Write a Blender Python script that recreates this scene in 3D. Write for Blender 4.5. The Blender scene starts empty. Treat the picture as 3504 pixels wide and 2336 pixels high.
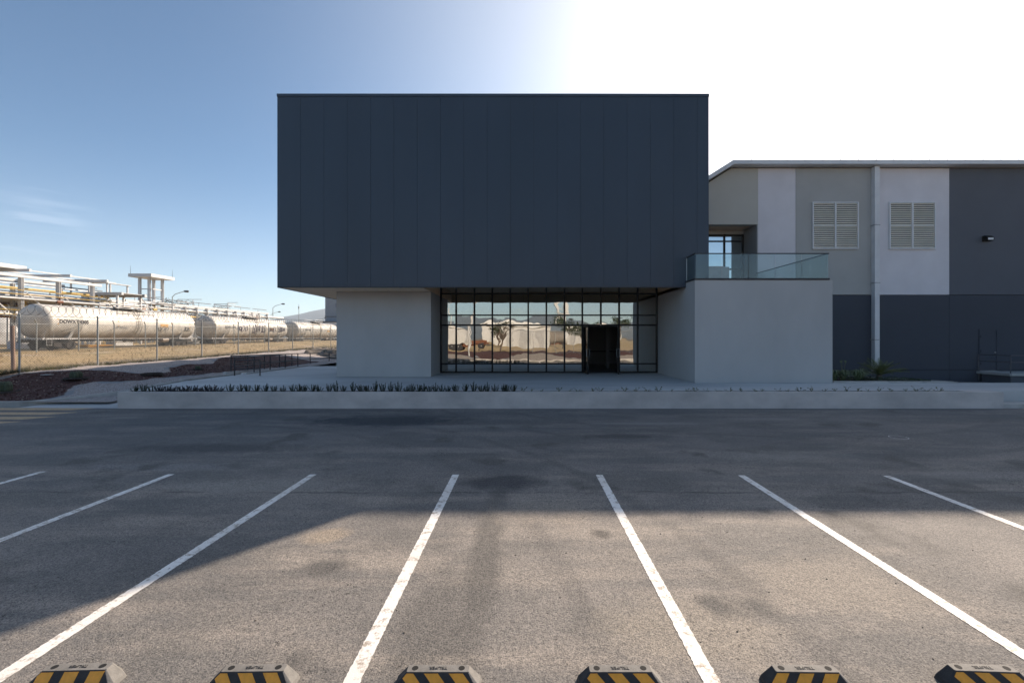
import bpy, math, random
from mathutils import Vector, Matrix, noise
R = math.radians
scene = bpy.context.scene
col = scene.collection

# ------------------------------------------------------------------ camera, sky, sun, exposure
cd = bpy.data.cameras.new("camera"); cam = bpy.data.objects.new("camera", cd); col.objects.link(cam)
cam.location = (0, 0, 2.3); cam.rotation_euler = (R(90), 0, 0)
cd.lens = 16.0; cd.sensor_width = 36.0; cd.shift_x = -0.0123; cd.shift_y = -0.0038
cd.clip_start = 0.05; cd.clip_end = 30000
scene.camera = cam
SUN = Vector((1.15, 1.524, 1.0)).normalized()
EL = math.asin(SUN.z); AZ = math.atan2(SUN.x, SUN.y)
w = bpy.data.worlds.new("World"); scene.world = w; w.use_nodes = True
nt = w.node_tree; bg = nt.nodes['Background']
sky = nt.nodes.new('ShaderNodeTexSky'); sky.sky_type = 'NISHITA'; sky.sun_disc = False
sky.sun_elevation = EL; sky.sun_rotation = AZ
sky.altitude = 1800; sky.air_density = 1.0; sky.dust_density = 1.0; sky.ozone_density = 2.0
def W(t, op=None, **kw):
    n = nt.nodes.new(t)
    if op: n.operation = op
    return n
hs = W('ShaderNodeHueSaturation'); hs.inputs['Saturation'].default_value = .93; nt.links.new(sky.outputs[0], hs.inputs['Color'])
tint = W('ShaderNodeMixRGB'); tint.blend_type = 'MULTIPLY'; tint.inputs[0].default_value = 1; nt.links.new(hs.outputs[0], tint.inputs[1]); tint.inputs[2].default_value = (.78, .95, 1.0, 1)
tc = W('ShaderNodeTexCoord')
def glow(direction, lo, hi, power, colour, prev, wisps=False):
    dp = W('ShaderNodeVectorMath', 'DOT_PRODUCT'); nt.links.new(tc.outputs['Generated'], dp.inputs[0]); dp.inputs[1].default_value = Vector(direction).normalized()
    mr = W('ShaderNodeMapRange'); nt.links.new(dp.outputs['Value'], mr.inputs[0]); mr.inputs[1].default_value = lo; mr.inputs[2].default_value = hi
    pw = W('ShaderNodeMath', 'POWER'); nt.links.new(mr.outputs[0], pw.inputs[0]); pw.inputs[1].default_value = power
    fac = pw.outputs[0]
    if wisps:
        mp = W('ShaderNodeMapping'); mp.inputs['Scale'].default_value = (6, 6, 50); nt.links.new(tc.outputs['Generated'], mp.inputs[0])
        nz = W('ShaderNodeTexNoise'); nz.inputs['Scale'].default_value = 1.6; nz.inputs['Detail'].default_value = 6; nt.links.new(mp.outputs[0], nz.inputs['Vector'])
        m2 = W('ShaderNodeMapRange'); nt.links.new(nz.outputs['Fac'], m2.inputs[0]); m2.inputs[1].default_value = .46; m2.inputs[2].default_value = .66
        ml = W('ShaderNodeMath', 'MULTIPLY'); nt.links.new(fac, ml.inputs[0]); nt.links.new(m2.outputs[0], ml.inputs[1]); fac = ml.outputs[0]
    mx_ = W('ShaderNodeMixRGB'); mx_.blend_type = 'ADD'; nt.links.new(fac, mx_.inputs[0]); nt.links.new(prev, mx_.inputs[1]); mx_.inputs[2].default_value = (*colour, 1); return mx_.outputs[0]
sk = glow(SUN, .25, 1.0, 3.6, (7.0, 6.3, 5.3), tint.outputs[0]); sk = glow(SUN, .30, 1.0, 12, (8.0, 5.6, 3.4), sk)                                    # bright aureole round the sun
sk = glow((-1.115, 1, .2325), .9970, 1.0, 1.0, (.6, .5, .45), sk, True)                       # thin cirrus wisps low on the left
sk = glow((-1.02, 1, .265), .9985, 1.0, 1.0, (.4, .4, .38), sk, True)
sz = W('ShaderNodeSeparateXYZ'); nt.links.new(tc.outputs['Generated'], sz.inputs[0])
ab = W('ShaderNodeMath', 'ABSOLUTE'); nt.links.new(sz.outputs[2], ab.inputs[0])
hr_ = W('ShaderNodeMapRange'); nt.links.new(ab.outputs[0], hr_.inputs[0]); hr_.inputs[1].default_value = .34; hr_.inputs[2].default_value = 0
hp = W('ShaderNodeMath', 'POWER'); nt.links.new(hr_.outputs[0], hp.inputs[0]); hp.inputs[1].default_value = 2.2
hz_ = W('ShaderNodeMixRGB'); hz_.blend_type = 'ADD'; nt.links.new(hp.outputs[0], hz_.inputs[0]); nt.links.new(sk, hz_.inputs[1]); hz_.inputs[2].default_value = (2.9, 2.1, 1.3, 1); sk = hz_.outputs[0]   # dusty horizon
nt.links.new(sk, bg.inputs[0]); bg.inputs[1].default_value = 0.074
sl = bpy.data.lights.new("sun", 'SUN'); so = bpy.data.objects.new("sun", sl); col.objects.link(so)
sl.energy = 4.4; sl.angle = R(0.53); sl.color = (1.0, 0.84, 0.68)
so.location = (30, 40, 40); so.rotation_euler = SUN.to_track_quat('Z', 'Y').to_euler()
vs = scene.view_settings; vs.view_transform = 'Standard'; vs.look = 'None'; vs.gamma = 1.0; vs.exposure = 1.06
scene.cycles.max_bounces = 8; scene.cycles.diffuse_bounces = 3; scene.cycles.glossy_bounces = 4
scene.cycles.transparent_max_bounces = 24; scene.cycles.caustics_reflective = False; scene.cycles.caustics_refractive = False

# ------------------------------------------------------------------ material helpers
def newmat(name):
    m = bpy.data.materials.new(name); m.use_nodes = True
    return m, m.node_tree, m.node_tree.nodes['Principled BSDF']
def N(nt, t, **kw):
    n = nt.nodes.new(t)
    for k, v in kw.items():
        if hasattr(n, k): setattr(n, k, v)
        else: n.inputs[k.replace('_', ' ')].default_value = v
    return n
def coords(nt, scale=(1, 1, 1)):
    tc = N(nt, 'ShaderNodeTexCoord'); mp = N(nt, 'ShaderNodeMapping'); mp.inputs['Scale'].default_value = scale
    nt.links.new(tc.outputs['Object'], mp.inputs[0]); return mp.outputs[0]
def noise_n(nt, vec, scale, detail=4, rough=.55):
    n = N(nt, 'ShaderNodeTexNoise'); n.inputs['Scale'].default_value = scale
    n.inputs['Detail'].default_value = detail; n.inputs['Roughness'].default_value = rough
    nt.links.new(vec, n.inputs['Vector']); return n.outputs['Fac']
def ramp(nt, fac, a, b, ca=(0, 0, 0, 1), cb=(1, 1, 1, 1)):
    r = N(nt, 'ShaderNodeValToRGB'); e = r.color_ramp.elements
    e[0].position = a; e[1].position = b; e[0].color = ca; e[1].color = cb
    nt.links.new(fac, r.inputs[0]); return r.outputs[0]
def mixc(nt, fac, a, b, mode='MIX'):
    m = N(nt, 'ShaderNodeMixRGB'); m.blend_type = mode
    for s, v in ((0, fac), (1, a), (2, b)):
        if isinstance(v, (int, float)): m.inputs[s].default_value = v
        elif isinstance(v, tuple): m.inputs[s].default_value = v if len(v) == 4 else (*v, 1)
        else: nt.links.new(v, m.inputs[s])
    return m.outputs[0]
def bump(nt, h, bsdf, strength, dist=.01):
    b = N(nt, 'ShaderNodeBump'); b.inputs['Strength'].default_value = strength; b.inputs['Distance'].default_value = dist
    nt.links.new(h, b.inputs['Height']); nt.links.new(b.outputs[0], bsdf.inputs['Normal']); return b
MATS = {}
def mat(name, c, rough=.6, var=.12, vs_=2.0, bmp=0, bs=40, metal=0, c2=None, spec=.5, stretch=(1, 1, 1), fine=0):
    if name in MATS: return MATS[name]
    m, nt, b = newmat(name); v = coords(nt, stretch)
    f = ramp(nt, noise_n(nt, v, vs_, 5, .6), .3, .7)
    c2 = c2 or tuple(max(0, x * (1 - var * 2)) for x in c)
    o = mixc(nt, f, tuple(min(1, x * (1 + var * .5)) for x in c), c2)
    if fine:
        o = mixc(nt, ramp(nt, noise_n(nt, v, bs, 2), .35, .65), o, mixc(nt, fine, o, (0, 0, 0)))
    nt.links.new(o, b.inputs['Base Color']); b.inputs['Roughness'].default_value = rough
    b.inputs['Metallic'].default_value = metal; b.inputs['Specular IOR Level'].default_value = spec
    if bmp: bump(nt, noise_n(nt, v, bs, 3), b, bmp)
    MATS[name] = m; return m

# ------------------------------------------------------------------ mesh builder
def rootoff(p):
    o = Vector((0, 0, 0))
    while p is not None: o += p.location; p = p.parent
    return o
class MB:
    def __init__(s): s.v = []; s.f = []; s.mi = []
    def add(s, vs, fs, mi=0):
        n = len(s.v); s.v += [tuple(a) for a in vs]; s.f += [tuple(i + n for i in f) for f in fs]; s.mi += [mi] * len(fs); return s
    def box(s, x0, x1, y0, y1, z0, z1, mi=0):
        return s.add([(x0, y0, z0), (x1, y0, z0), (x1, y1, z0), (x0, y1, z0), (x0, y0, z1), (x1, y0, z1), (x1, y1, z1), (x0, y1, z1)],
              [(3, 2, 1, 0), (4, 5, 6, 7), (0, 1, 5, 4), (1, 2, 6, 5), (2, 3, 7, 6), (3, 0, 4, 7)], mi)
    def extr(s, poly, axis, a, b, mi=0):   # poly in the two other axes
        n = len(poly)
        def P(p, t):
            return (t, p[0], p[1]) if axis == 'x' else (p[0], t, p[1]) if axis == 'y' else (p[0], p[1], t)
        vs = [P(p, a) for p in poly] + [P(p, b) for p in poly]
        return s.add(vs, [tuple(range(n))[::-1], tuple(range(n, 2 * n))] + [(i, (i + 1) % n, n + (i + 1) % n, n + i) for i in range(n)], mi)
    def cyl(s, p0, p1, r0, r1=None, n=10, caps=True, mi=0):
        r1 = r0 if r1 is None else r1; p0 = Vector(p0); p1 = Vector(p1); d = (p1 - p0).normalized()
        u = d.orthogonal().normalized(); w_ = d.cross(u); vs = []
        for p, r in ((p0, r0), (p1, r1)):
            for i in range(n):
                a = 2 * math.pi * (i + .5) / n; vs.append(p + u * (r * math.cos(a)) + w_ * (r * math.sin(a)))
        fs = [(i, (i + 1) % n, n + (i + 1) % n, n + i) for i in range(n)]
        if caps: fs += [tuple(range(n))[::-1], tuple(range(n, 2 * n))]
        return s.add(vs, fs, mi)
    def tube(s, pts, r, n=6, mi=0, rs=None):
        pts = [Vector(p) for p in pts]; vs = []; u = None
        for k, p in enumerate(pts):
            d = (pts[min(k + 1, len(pts) - 1)] - pts[max(k - 1, 0)]).normalized()
            if u is None: u = d.orthogonal().normalized()
            u = (u - d * u.dot(d)).normalized(); w_ = d.cross(u); rr = rs[k] if rs else r
            for i in range(n):
                a = 2 * math.pi * i / n; vs.append(p + u * (rr * math.cos(a)) + w_ * (rr * math.sin(a)))
        fs = [(k * n + i, k * n + (i + 1) % n, (k + 1) * n + (i + 1) % n, (k + 1) * n + i) for k in range(len(pts) - 1) for i in range(n)]
        fs += [tuple(range(n))[::-1], tuple(range((len(pts) - 1) * n, len(pts) * n))]
        return s.add(vs, fs, mi)
    def lathe(s, c, axis, prof, n=24, mi=0):   # prof: (t along axis, r)
        c = Vector(c); ax = {'x': Vector((1, 0, 0)), 'y': Vector((0, 1, 0)), 'z': Vector((0, 0, 1))}[axis]
        u = {'x': Vector((0, 1, 0)), 'y': Vector((0, 0, 1)), 'z': Vector((1, 0, 0))}[axis]; w_ = ax.cross(u); vs = []
        for t, r in prof:
            for i in range(n):
                a = 2 * math.pi * i / n; vs.append(c + ax * t + u * (r * math.cos(a)) + w_ * (r * math.sin(a)))
        fs = [(k * n + i, k * n + (i + 1) % n, (k + 1) * n + (i + 1) % n, (k + 1) * n + i) for k in range(len(prof) - 1) for i in range(n)]
        fs += [tuple(range(n))[::-1], tuple(range((len(prof) - 1) * n, len(prof) * n))]
        return s.add(vs, fs, mi)
    def mesh(s, name, mats, off=Vector((0, 0, 0)), smooth=False):
        me = bpy.data.meshes.new(name)
        me.from_pydata([tuple(Vector(a) - off) for a in s.v], [], s.f)
        for m in (mats if isinstance(mats, (list, tuple)) else [mats]): me.materials.append(m)
        me.polygons.foreach_set('material_index', s.mi)
        if smooth: me.polygons.foreach_set('use_smooth', [True] * len(s.f))
        me.update(); return me
    def build(s, name, mats, parent=None, smooth=False, bevel=0, loc=None):
        off = rootoff(parent) if parent else Vector(loc or (0, 0, 0))
        o = bpy.data.objects.new(name, s.mesh(name, mats, off, smooth)); col.objects.link(o); o.parent = parent
        if loc and not parent: o.location = loc
        if smooth:
            try: o.data.set_sharp_from_angle(angle=R(35))
            except Exception: pass
        if bevel:
            b = o.modifiers.new('bevel', 'BEVEL'); b.width = bevel; b.segments = 2; b.limit_method = 'ANGLE'
        return o
def tag(o, label=None, cat=None, group=None, kind=None):
    for k, v in (('label', label), ('category', cat), ('group', group), ('kind', kind)):
        if v: o[k] = v
    return o
def thing(name, loc, label, cat, group=None, rz=0):
    o = bpy.data.objects.new(name, None); col.objects.link(o); o.location = loc; o.rotation_euler = (0, 0, rz)
    o.empty_display_size = .2; return tag(o, label, cat, group)
def struct(o): return tag(o, kind='structure')
def kids(o): return [c for c in list(bpy.data.objects) if c.parent == o]
def dup(root, loc=None, rz=None, label=None):
    r = root.copy(); col.objects.link(r)
    if loc is not None: r.location = loc
    if rz is not None: r.rotation_euler = (0, 0, rz)
    if label: r['label'] = label
    for ch in kids(root):
        c = ch.copy(); col.objects.link(c); c.parent = r
        for g in kids(ch):
            d = g.copy(); col.objects.link(d); d.parent = c
    return r
def text_geo(s, size, extrude=0.0, bold=0.0):
    cu = bpy.data.curves.new('lettering', 'FONT'); cu.body = s; cu.size = size; cu.extrude = extrude
    cu.align_x = 'CENTER'; cu.align_y = 'CENTER'; cu.resolution_u = 3; cu.offset = size * bold
    o = bpy.data.objects.new('lettering', cu); me = bpy.data.meshes.new_from_object(o)
    vs = [v.co.copy() for v in me.vertices]; fs = [tuple(p.vertices) for p in me.polygons]
    bpy.data.objects.remove(o); bpy.data.curves.remove(cu); bpy.data.meshes.remove(me); return vs, fs
def clip(poly, a, b, c):      # keep a*x+b*y<=c
    out = []
    for i in range(len(poly)):
        p, q = poly[i], poly[(i + 1) % len(poly)]; dp = a * p[0] + b * p[1] - c; dq = a * q[0] + b * q[1] - c
        if dp <= 0: out.append(p)
        if dp * dq < 0: t = dp / (dp - dq); out.append((p[0] + t * (q[0] - p[0]), p[1] + t * (q[1] - p[1])))
    return out
def ss(t): t = max(0, min(1, t)); return t * t * (3 - 2 * t)
def sdist(p, poly):           # signed distance, positive inside
    x, y = p; ins = False; d = 1e9
    for i in range(len(poly)):
        x1, y1 = poly[i]; x2, y2 = poly[(i + 1) % len(poly)]
        if (y1 > y) != (y2 > y) and x < (x2 - x1) * (y - y1) / (y2 - y1) + x1: ins = not ins
        dx, dy = x2 - x1, y2 - y1; t = max(0, min(1, ((x - x1) * dx + (y - y1) * dy) / (dx * dx + dy * dy + 1e-9)))
        d = min(d, math.hypot(x - x1 - t * dx, y - y1 - t * dy))
    return d if ins else -d
rnd = random.Random(7)

# ------------------------------------------------------------------ materials
def asphalt_mat():
    m, nt, b = newmat('asphalt'); v = coords(nt); vst = coords(nt, (.35, 1.6, 1))
    base = mixc(nt, ramp(nt, noise_n(nt, v, .35, 5, .6), .40, .62), (.20, .192, .184), (.30, .277, .256))
    base = mixc(nt, ramp(nt, noise_n(nt, vst, .9, 6, .62), .47, .63), base, (.35, .315, .28))     # wind-blown dust
    # far lane darker and bluer: its shade put into the colour
    sep = N(nt, 'ShaderNodeSeparateXYZ'); nt.links.new(v, sep.inputs[0])
    wob = N(nt, 'ShaderNodeMath'); wob.operation = 'MULTIPLY_ADD'; nt.links.new(noise_n(nt, v, .3, 3), wob.inputs[0]); wob.inputs[1].default_value = 3.0
    nt.links.new(sep.outputs[1], wob.inputs[2])
    lane = ramp(nt, wob.outputs[0], .0, 1.0)
    mr = N(nt, 'ShaderNodeMapRange'); nt.links.new(wob.outputs[0], mr.inputs[0]); mr.inputs[1].default_value = 8.0; mr.inputs[2].default_value = 12.0
    base = mixc(nt, mr.outputs[0], base, mixc(nt, .30, base, (.075, .092, .115)))
    swl = noise_n(nt, coords(nt, (.9, 1.4, 1)), .55, 6, .68)
    base = mixc(nt, ramp(nt, swl, .50, .60, (0, 0, 0, 1), (.5, .5, .5, 1)), base, (.165, .160, .152))
    # stains with shapes of their own: (x, y, rx, ry, colour, strength)
    for sx, sy, rx, ry, cc, st in ((-.35, 7.25, .75, .42, (.085, .086, .092), .9), (-.42, 5.0, .20, 2.4, (.13, .125, .118), .7), (-.75, 3.6, .35, .9, (.14, .134, .126), .6), (.9, 5.35, .14, .16, (.075, .072, .068), .7), (.25, 6.0, .9, .5, (.38, .335, .285), .7),
                                    (-2.3, 5.3, .30, .25, (.42, .35, .27), .7), (2.9, 4.3, 1.0, .6, (.36, .32, .275), .7), (1.3, 3.6, .8, .5, (.36, .32, .27), .7), (-1.4, 9.3, 1.6, .25, (.33, .31, .285), .6), (-4.3, 7.1, 1.8, .35, (.34, .32, .29), .65), (5.0, 8.9, 1.6, .4, (.31, .30, .275), .6), (2.2, 10.6, 1.3, .3, (.07, .07, .075), .6), (-6.5, 9.5, 2.2, .5, (.07, .072, .078), .6), (4.5, 6.4, .9, .3, (.13, .13, .128), .6), (-3.9, 12.6, 2.6, .9, (.045, .055, .070), .8), (-7.2, 6.4, 1.0, .6, (.2, .19, .175), .5), (3.4, 12.2, 1.9, .22, (.34, .33, .31), .55), (6.8, 12.9, 1.2, .18, (.34, .33, .31), .5), (-1.2, 11.8, 2.2, .25, (.33, .32, .30), .45), (8.0, 7.6, 2.0, .3, (.33, .31, .29), .5), (-6.3, 8.1, 1.6, .28, (.33, .32, .31), .5)):
        ma_ = N(nt, 'ShaderNodeMapping'); ma_.vector_type = 'TEXTURE'; ma_.inputs['Location'].default_value = (sx, sy, 0); ma_.inputs['Scale'].default_value = (rx, ry, 1); nt.links.new(v, ma_.inputs[0])
        ln = N(nt, 'ShaderNodeVectorMath'); ln.operation = 'LENGTH'; nt.links.new(ma_.outputs[0], ln.inputs[0])
        ad_ = N(nt, 'ShaderNodeMath'); ad_.operation = 'MULTIPLY_ADD'; nt.links.new(noise_n(nt, v, 2.6, 5, .65), ad_.inputs[0]); ad_.inputs[1].default_value = 1.3; nt.links.new(ln.outputs['Value'], ad_.inputs[2])
        mr_ = N(nt, 'ShaderNodeMapRange'); nt.links.new(ad_.outputs[0], mr_.inputs[0]); mr_.inputs[1].default_value = 1.75; mr_.inputs[2].default_value = 1.15; mr_.inputs[3].default_value = 0; mr_.inputs[4].default_value = st
        base = mixc(nt, mr_.outputs[0], base, cc)
    # rolled paving seam across the lane
    se = N(nt, 'ShaderNodeMath'); se.operation = 'MULTIPLY_ADD'; nt.links.new(noise_n(nt, v, .9, 5, .7), se.inputs[0]); se.inputs[1].default_value = .30; nt.links.new(sep.outputs[1], se.inputs[2])
    se2 = N(nt, 'ShaderNodeMath'); se2.operation = 'SUBTRACT'; nt.links.new(se.outputs[0], se2.inputs[0]); se2.inputs[1].default_value = 6.92
    se3 = N(nt, 'ShaderNodeMath'); se3.operation = 'ABSOLUTE'; nt.links.new(se2.outputs[0], se3.inputs[0])
    se4 = N(nt, 'ShaderNodeMapRange'); nt.links.new(se3.outputs[0], se4.inputs[0]); se4.inputs[1].default_value = .045; se4.inputs[2].default_value = .012; se4.inputs[3].default_value = 0; se4.inputs[4].default_value = .6
    se5 = N(nt, 'ShaderNodeMath'); se5.operation = 'MULTIPLY'; nt.links.new(se4.outputs[0], se5.inputs[0]); nt.links.new(ramp(nt, noise_n(nt, v, .6, 3), .42, .55), se5.inputs[1])
    base = mixc(nt, se5.outputs[0], base, (.07, .07, .072))
    # faint tyre arcs sweeping through the lane
    for cx_, cy_, r0_ in ((-9, 2.5, 9.6), (-9, 2.5, 11.2), (7, 20, 9.5), (7, 20, 11.1)):
        sb_ = N(nt, 'ShaderNodeVectorMath'); sb_.operation = 'DISTANCE'; nt.links.new(v, sb_.inputs[0]); sb_.inputs[1].default_value = (cx_, cy_, 0)
        a1_ = N(nt, 'ShaderNodeMath'); a1_.operation = 'SUBTRACT'; nt.links.new(sb_.outputs['Value'], a1_.inputs[0]); a1_.inputs[1].default_value = r0_
        a2_ = N(nt, 'ShaderNodeMath'); a2_.operation = 'ABSOLUTE'; nt.links.new(a1_.outputs[0], a2_.inputs[0])
        m4 = N(nt, 'ShaderNodeMapRange'); nt.links.new(a2_.outputs[0], m4.inputs[0]); m4.inputs[1].default_value = .16; m4.inputs[2].default_value = .05; m4.inputs[3].default_value = 0; m4.inputs[4].default_value = .28
        m5 = N(nt, 'ShaderNodeMath'); m5.operation = 'MULTIPLY'; nt.links.new(m4.outputs[0], m5.inputs[0]); nt.links.new(ramp(nt, noise_n(nt, v, .7, 3), .4, .6), m5.inputs[1])
        base = mixc(nt, m5.outputs[0], base, (.07, .07, .072))
    # patches of tar and tyre wear
    base = mixc(nt, ramp(nt, noise_n(nt, v, .8, 3, .5), .60, .68), base, (.15, .143, .135))
    vr = N(nt, 'ShaderNodeTexVoronoi'); vr.inputs['Scale'].default_value = 70; nt.links.new(v, vr.inputs['Vector'])
    agg = ramp(nt, vr.outputs['Distance'], .12, .55)
    base = mixc(nt, 1.0, base, ramp(nt, vr.outputs['Color'], .1, .9, (.72, .72, .73, 1), (1.28, 1.25, 1.2, 1)), 'MULTIPLY'); base = mixc(nt, .5, base, mixc(nt, 1.0, base, agg, 'MULTIPLY'))
    spk = ramp(nt, noise_n(nt, v, 95, 3, .6), .34, .47, (1, 1, 1, 1), (0, 0, 0, 1))
    base = mixc(nt, spk, base, mixc(nt, .55, base, (.012, .012, .014)))
    pm = N(nt, 'ShaderNodeMath'); pm.operation = 'MULTIPLY_ADD'; nt.links.new(ramp(nt, noise_n(nt, v, .9, 3), .42, .62), pm.inputs[0]); pm.inputs[1].default_value = -.075; nt.links.new(noise_n(nt, v, 18, 5, .8), pm.inputs[2])
    pit = ramp(nt, pm.outputs[0], .31, .36, (1, 1, 1, 1), (0, 0, 0, 1))
    base = mixc(nt, pit, base, mixc(nt, .8, base, (.02, .018, .018)))
    lite = ramp(nt, noise_n(nt, v, 70, 2, .5), .64, .70)
    base = mixc(nt, lite, base, mixc(nt, .6, base, (.42, .38, .33)))
    nt.links.new(base, b.inputs['Base Color']); b.inputs['Roughness'].default_value = .85; b.inputs['Specular IOR Level'].default_value = .3
    h = mixc(nt, .5, noise_n(nt, v, 90, 3, .7), noise_n(nt, v, 22, 3, .6))
    bump(nt, h, b, .8, .018); return m
M_asph = asphalt_mat()
def paint_mat(name, c, worn):
    m, nt, b = newmat(name); v = coords(nt)
    wear = ramp(nt, noise_n(nt, v, 9, 6, .8), .52, .63)
    o = mixc(nt, wear, c, worn); o = mixc(nt, ramp(nt, noise_n(nt, v, 1.2, 4), .35, .75), o, mixc(nt, .35, o, (.45, .37, .28)))
    nt.links.new(o, b.inputs['Base Color']); b.inputs['Roughness'].default_value = .7
    bump(nt, noise_n(nt, v, 110, 3), b, .5, .005); return m
M_line = paint_mat('white_road_paint', (.88, .86, .82), (.34, .28, .22))
M_yline = paint_mat('yellow_road_paint', (.56, .38, .20), (.24, .19, .14))
M_conc = mat('smooth_concrete', (.62, .565, .53), .8, .14, 1.3, .25, 25, stretch=(.6, 1, 1))
M_plaza = mat('plaza_concrete', (.57, .57, .56), .75, .14, .6, .2, 12, stretch=(.3, 1, 1))
M_kerb = mat('kerb_concrete', (.50, .48, .45), .85, .18, 1.6, .4, 30)
M_grey = mat('grey_render', (.47, .465, .455), .85, .055, .6, .2, 45, stretch=(1, 1, .5))
M_navy = mat('navy_cladding', (.032, .051, .078), .40, .09, .45, .06, 1.2, spec=.5, stretch=(1, 1, .25))
M_gap = mat('joint_shadow_gap', (.012, .014, .018), .9, .0)
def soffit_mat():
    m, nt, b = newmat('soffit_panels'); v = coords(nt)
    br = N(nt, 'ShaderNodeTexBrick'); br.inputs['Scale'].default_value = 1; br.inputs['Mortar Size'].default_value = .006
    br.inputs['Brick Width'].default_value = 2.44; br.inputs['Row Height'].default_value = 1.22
    br.inputs['Color1'].default_value = (.90, .68, .46, 1); br.inputs['Color2'].default_value = (.86, .64, .43, 1); br.inputs['Mortar'].default_value = (.12, .1, .09, 1)  # panel tan pushed warmer, standing in for bounce off the sunlit ground
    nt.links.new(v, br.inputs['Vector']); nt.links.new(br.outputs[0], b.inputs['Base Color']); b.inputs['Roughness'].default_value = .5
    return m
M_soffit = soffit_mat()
M_dkmetal = mat('dark_bronze_metal', (.007, .0065, .0065), .55, .05, spec=.25)
M_coping = mat('dark_coping', (.02, .022, .028), .5, .05)
M_wlight = mat('light_grey_render', (.72, .70, .72), .9, .05, .7, .15, 60)
M_wmid = mat('mid_grey_render', (.43, .43, .41), .9, .05, .7, .15, 60)
M_wgable = mat('warm_grey_render', (.50, .485, .43), .9, .035, .7, .15, 60)
M_wdark = mat('charcoal_render', (.112, .122, .142), .9, .04, .7, .15, 60)
M_wband = mat('deep_navy_render', (.060, .068, .086), .9, .04, .7, .15, 60)
M_white = mat('white_metal', (.58, .58, .575), .5, .06, 1.5)
M_fascia = mat('pale_fascia_metal', (.72, .73, .73), .45, .06, 1.5)
M_wire = mat('dull_wire', (.13, .14, .14), .7, .1, 6)
M_steel = mat('galvanised_steel', (.36, .38, .38), .45, .10, 6, metal=.4)
M_rail = mat('dark_painted_steel', (.10, .10, .11), .5, .1, 5)
M_hrail = mat('charcoal_painted_steel', (.035, .035, .04), .5, .1, 5)
M_rubber = mat('dusty_black_rubber', (.20, .19, .175), .8, .25, 14, .3, 130, c2=(.13, .125, .115))
M_rubberd = mat('clean_and_shaded_rubber', (.035, .035, .037), .7, .2, 14, .3, 130)
M_yel = mat('amber_reflective', (.95, .42, .04), .45, .10, 20)
M_hole = mat('dark_hole_disc', (.006, .006, .006), .9, 0)
M_leaf = mat('shrub_green', (.055, .085, .040), .6, .3, 20)
M_leaf2 = mat('shrub_plum', (.045, .038, .050), .6, .3, 20)
M_seed = mat('seedling_leaf', (.14, .15, .05), .6, .3, 20)
M_strap = mat('strap_leaf', (.16, .21, .10), .5, .3, 9)
M_palm = mat('sago_green', (.15, .18, .05), .5, .3, 9)
M_soil = mat('dark_soil', (.045, .032, .026), .95, .3, 12, .6, 60)
M_tank = mat('tank_car_white', (.66, .63, .58), .55, .12, .8, c2=(.50, .46, .41), stretch=(1, 1, .4))
M_grime = mat('tank_car_grime', (.24, .21, .18), .8, .2, 2.0)
M_bogie = mat('bogie_rust_black', (.045, .036, .032), .85, .3, 6, .5, 20)
M_rust = mat('rusty_red', (.22, .09, .05), .85, .25, 4)
M_black = mat('black_lettering', (.03, .03, .035), .7, 0)
M_purple = mat('graffiti_purple', (.13, .10, .20), .7, .1)
M_orange = mat('orange_patch', (.62, .33, .06), .6, .1)
M_pipey = mat('yellow_pipe', (.55, .36, .07), .5, .15, 3)
M_pipe = mat('insulated_pipe', (.50, .50, .50), .45, .12, 2, metal=.2)
M_bark = mat('grey_bark', (.13, .10, .08), .9, .2, 6, .5, 30)
M_twig = mat('dry_foliage', (.16, .12, .08), .8, .3, 2)
M_green = mat('tree_foliage', (.055, .085, .028), .7, .35, .6)
M_grass = mat('green_grass', (.10, .12, .045), .8, .3, 1)
M_straw = mat('straw_grass', (.30, .22, .11), .85, .3, 1)

def rail_glass():
    m = bpy.data.materials.new('railing_glass'); m.use_nodes = True; nt = m.node_tree; nt.nodes.clear()
    o = N(nt, 'ShaderNodeOutputMaterial'); t = N(nt, 'ShaderNodeBsdfTransparent'); g = N(nt, 'ShaderNodeBsdfGlossy'); x = N(nt, 'ShaderNodeMixShader')
    t.inputs[0].default_value = (.84, .90, .90, 1); g.inputs[0].default_value = (.9, .95, .95, 1); g.inputs['Roughness'].default_value = .02
    x.inputs[0].default_value = .055; nt.links.new(t.outputs[0], x.inputs[1]); nt.links.new(g.outputs[0], x.inputs[2]); nt.links.new(x.outputs[0], o.inputs[0]); return m
M_rglass = rail_glass()
def refl_glass(name, fac, tint, tr):
    m = bpy.data.materials.new(name); m.use_nodes = True; nt = m.node_tree; nt.nodes.clear()
    o = N(nt, 'ShaderNodeOutputMaterial'); t = N(nt, 'ShaderNodeBsdfTransparent'); g = N(nt, 'ShaderNodeBsdfGlossy'); x = N(nt, 'ShaderNodeMixShader')
    t.inputs[0].default_value = (tr, tr, tr, 1); g.inputs[0].default_value = (*tint, 1); g.inputs['Roughness'].default_value = 0.0
    v = coords(nt); b = N(nt, 'ShaderNodeBump'); b.inputs['Strength'].default_value = .10; b.inputs['Distance'].default_value = .022
    nt.links.new(noise_n(nt, v, 1.9, 1, .3), b.inputs['Height']); nt.links.new(b.outputs[0], g.inputs['Normal'])
    x.inputs[0].default_value = fac; nt.links.new(t.outputs[0], x.inputs[1]); nt.links.new(g.outputs[0], x.inputs[2]); nt.links.new(x.outputs[0], o.inputs[0]); return m
M_glass = refl_glass('reflective_glass', .72, (.62, .61, .57), .45)
M_dglass = refl_glass('door_glass', .30, (.5, .5, .5), .35)
M_glass2 = refl_glass('pale_reflective_glass', .85, (.80, .86, .88), .4)

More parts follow.
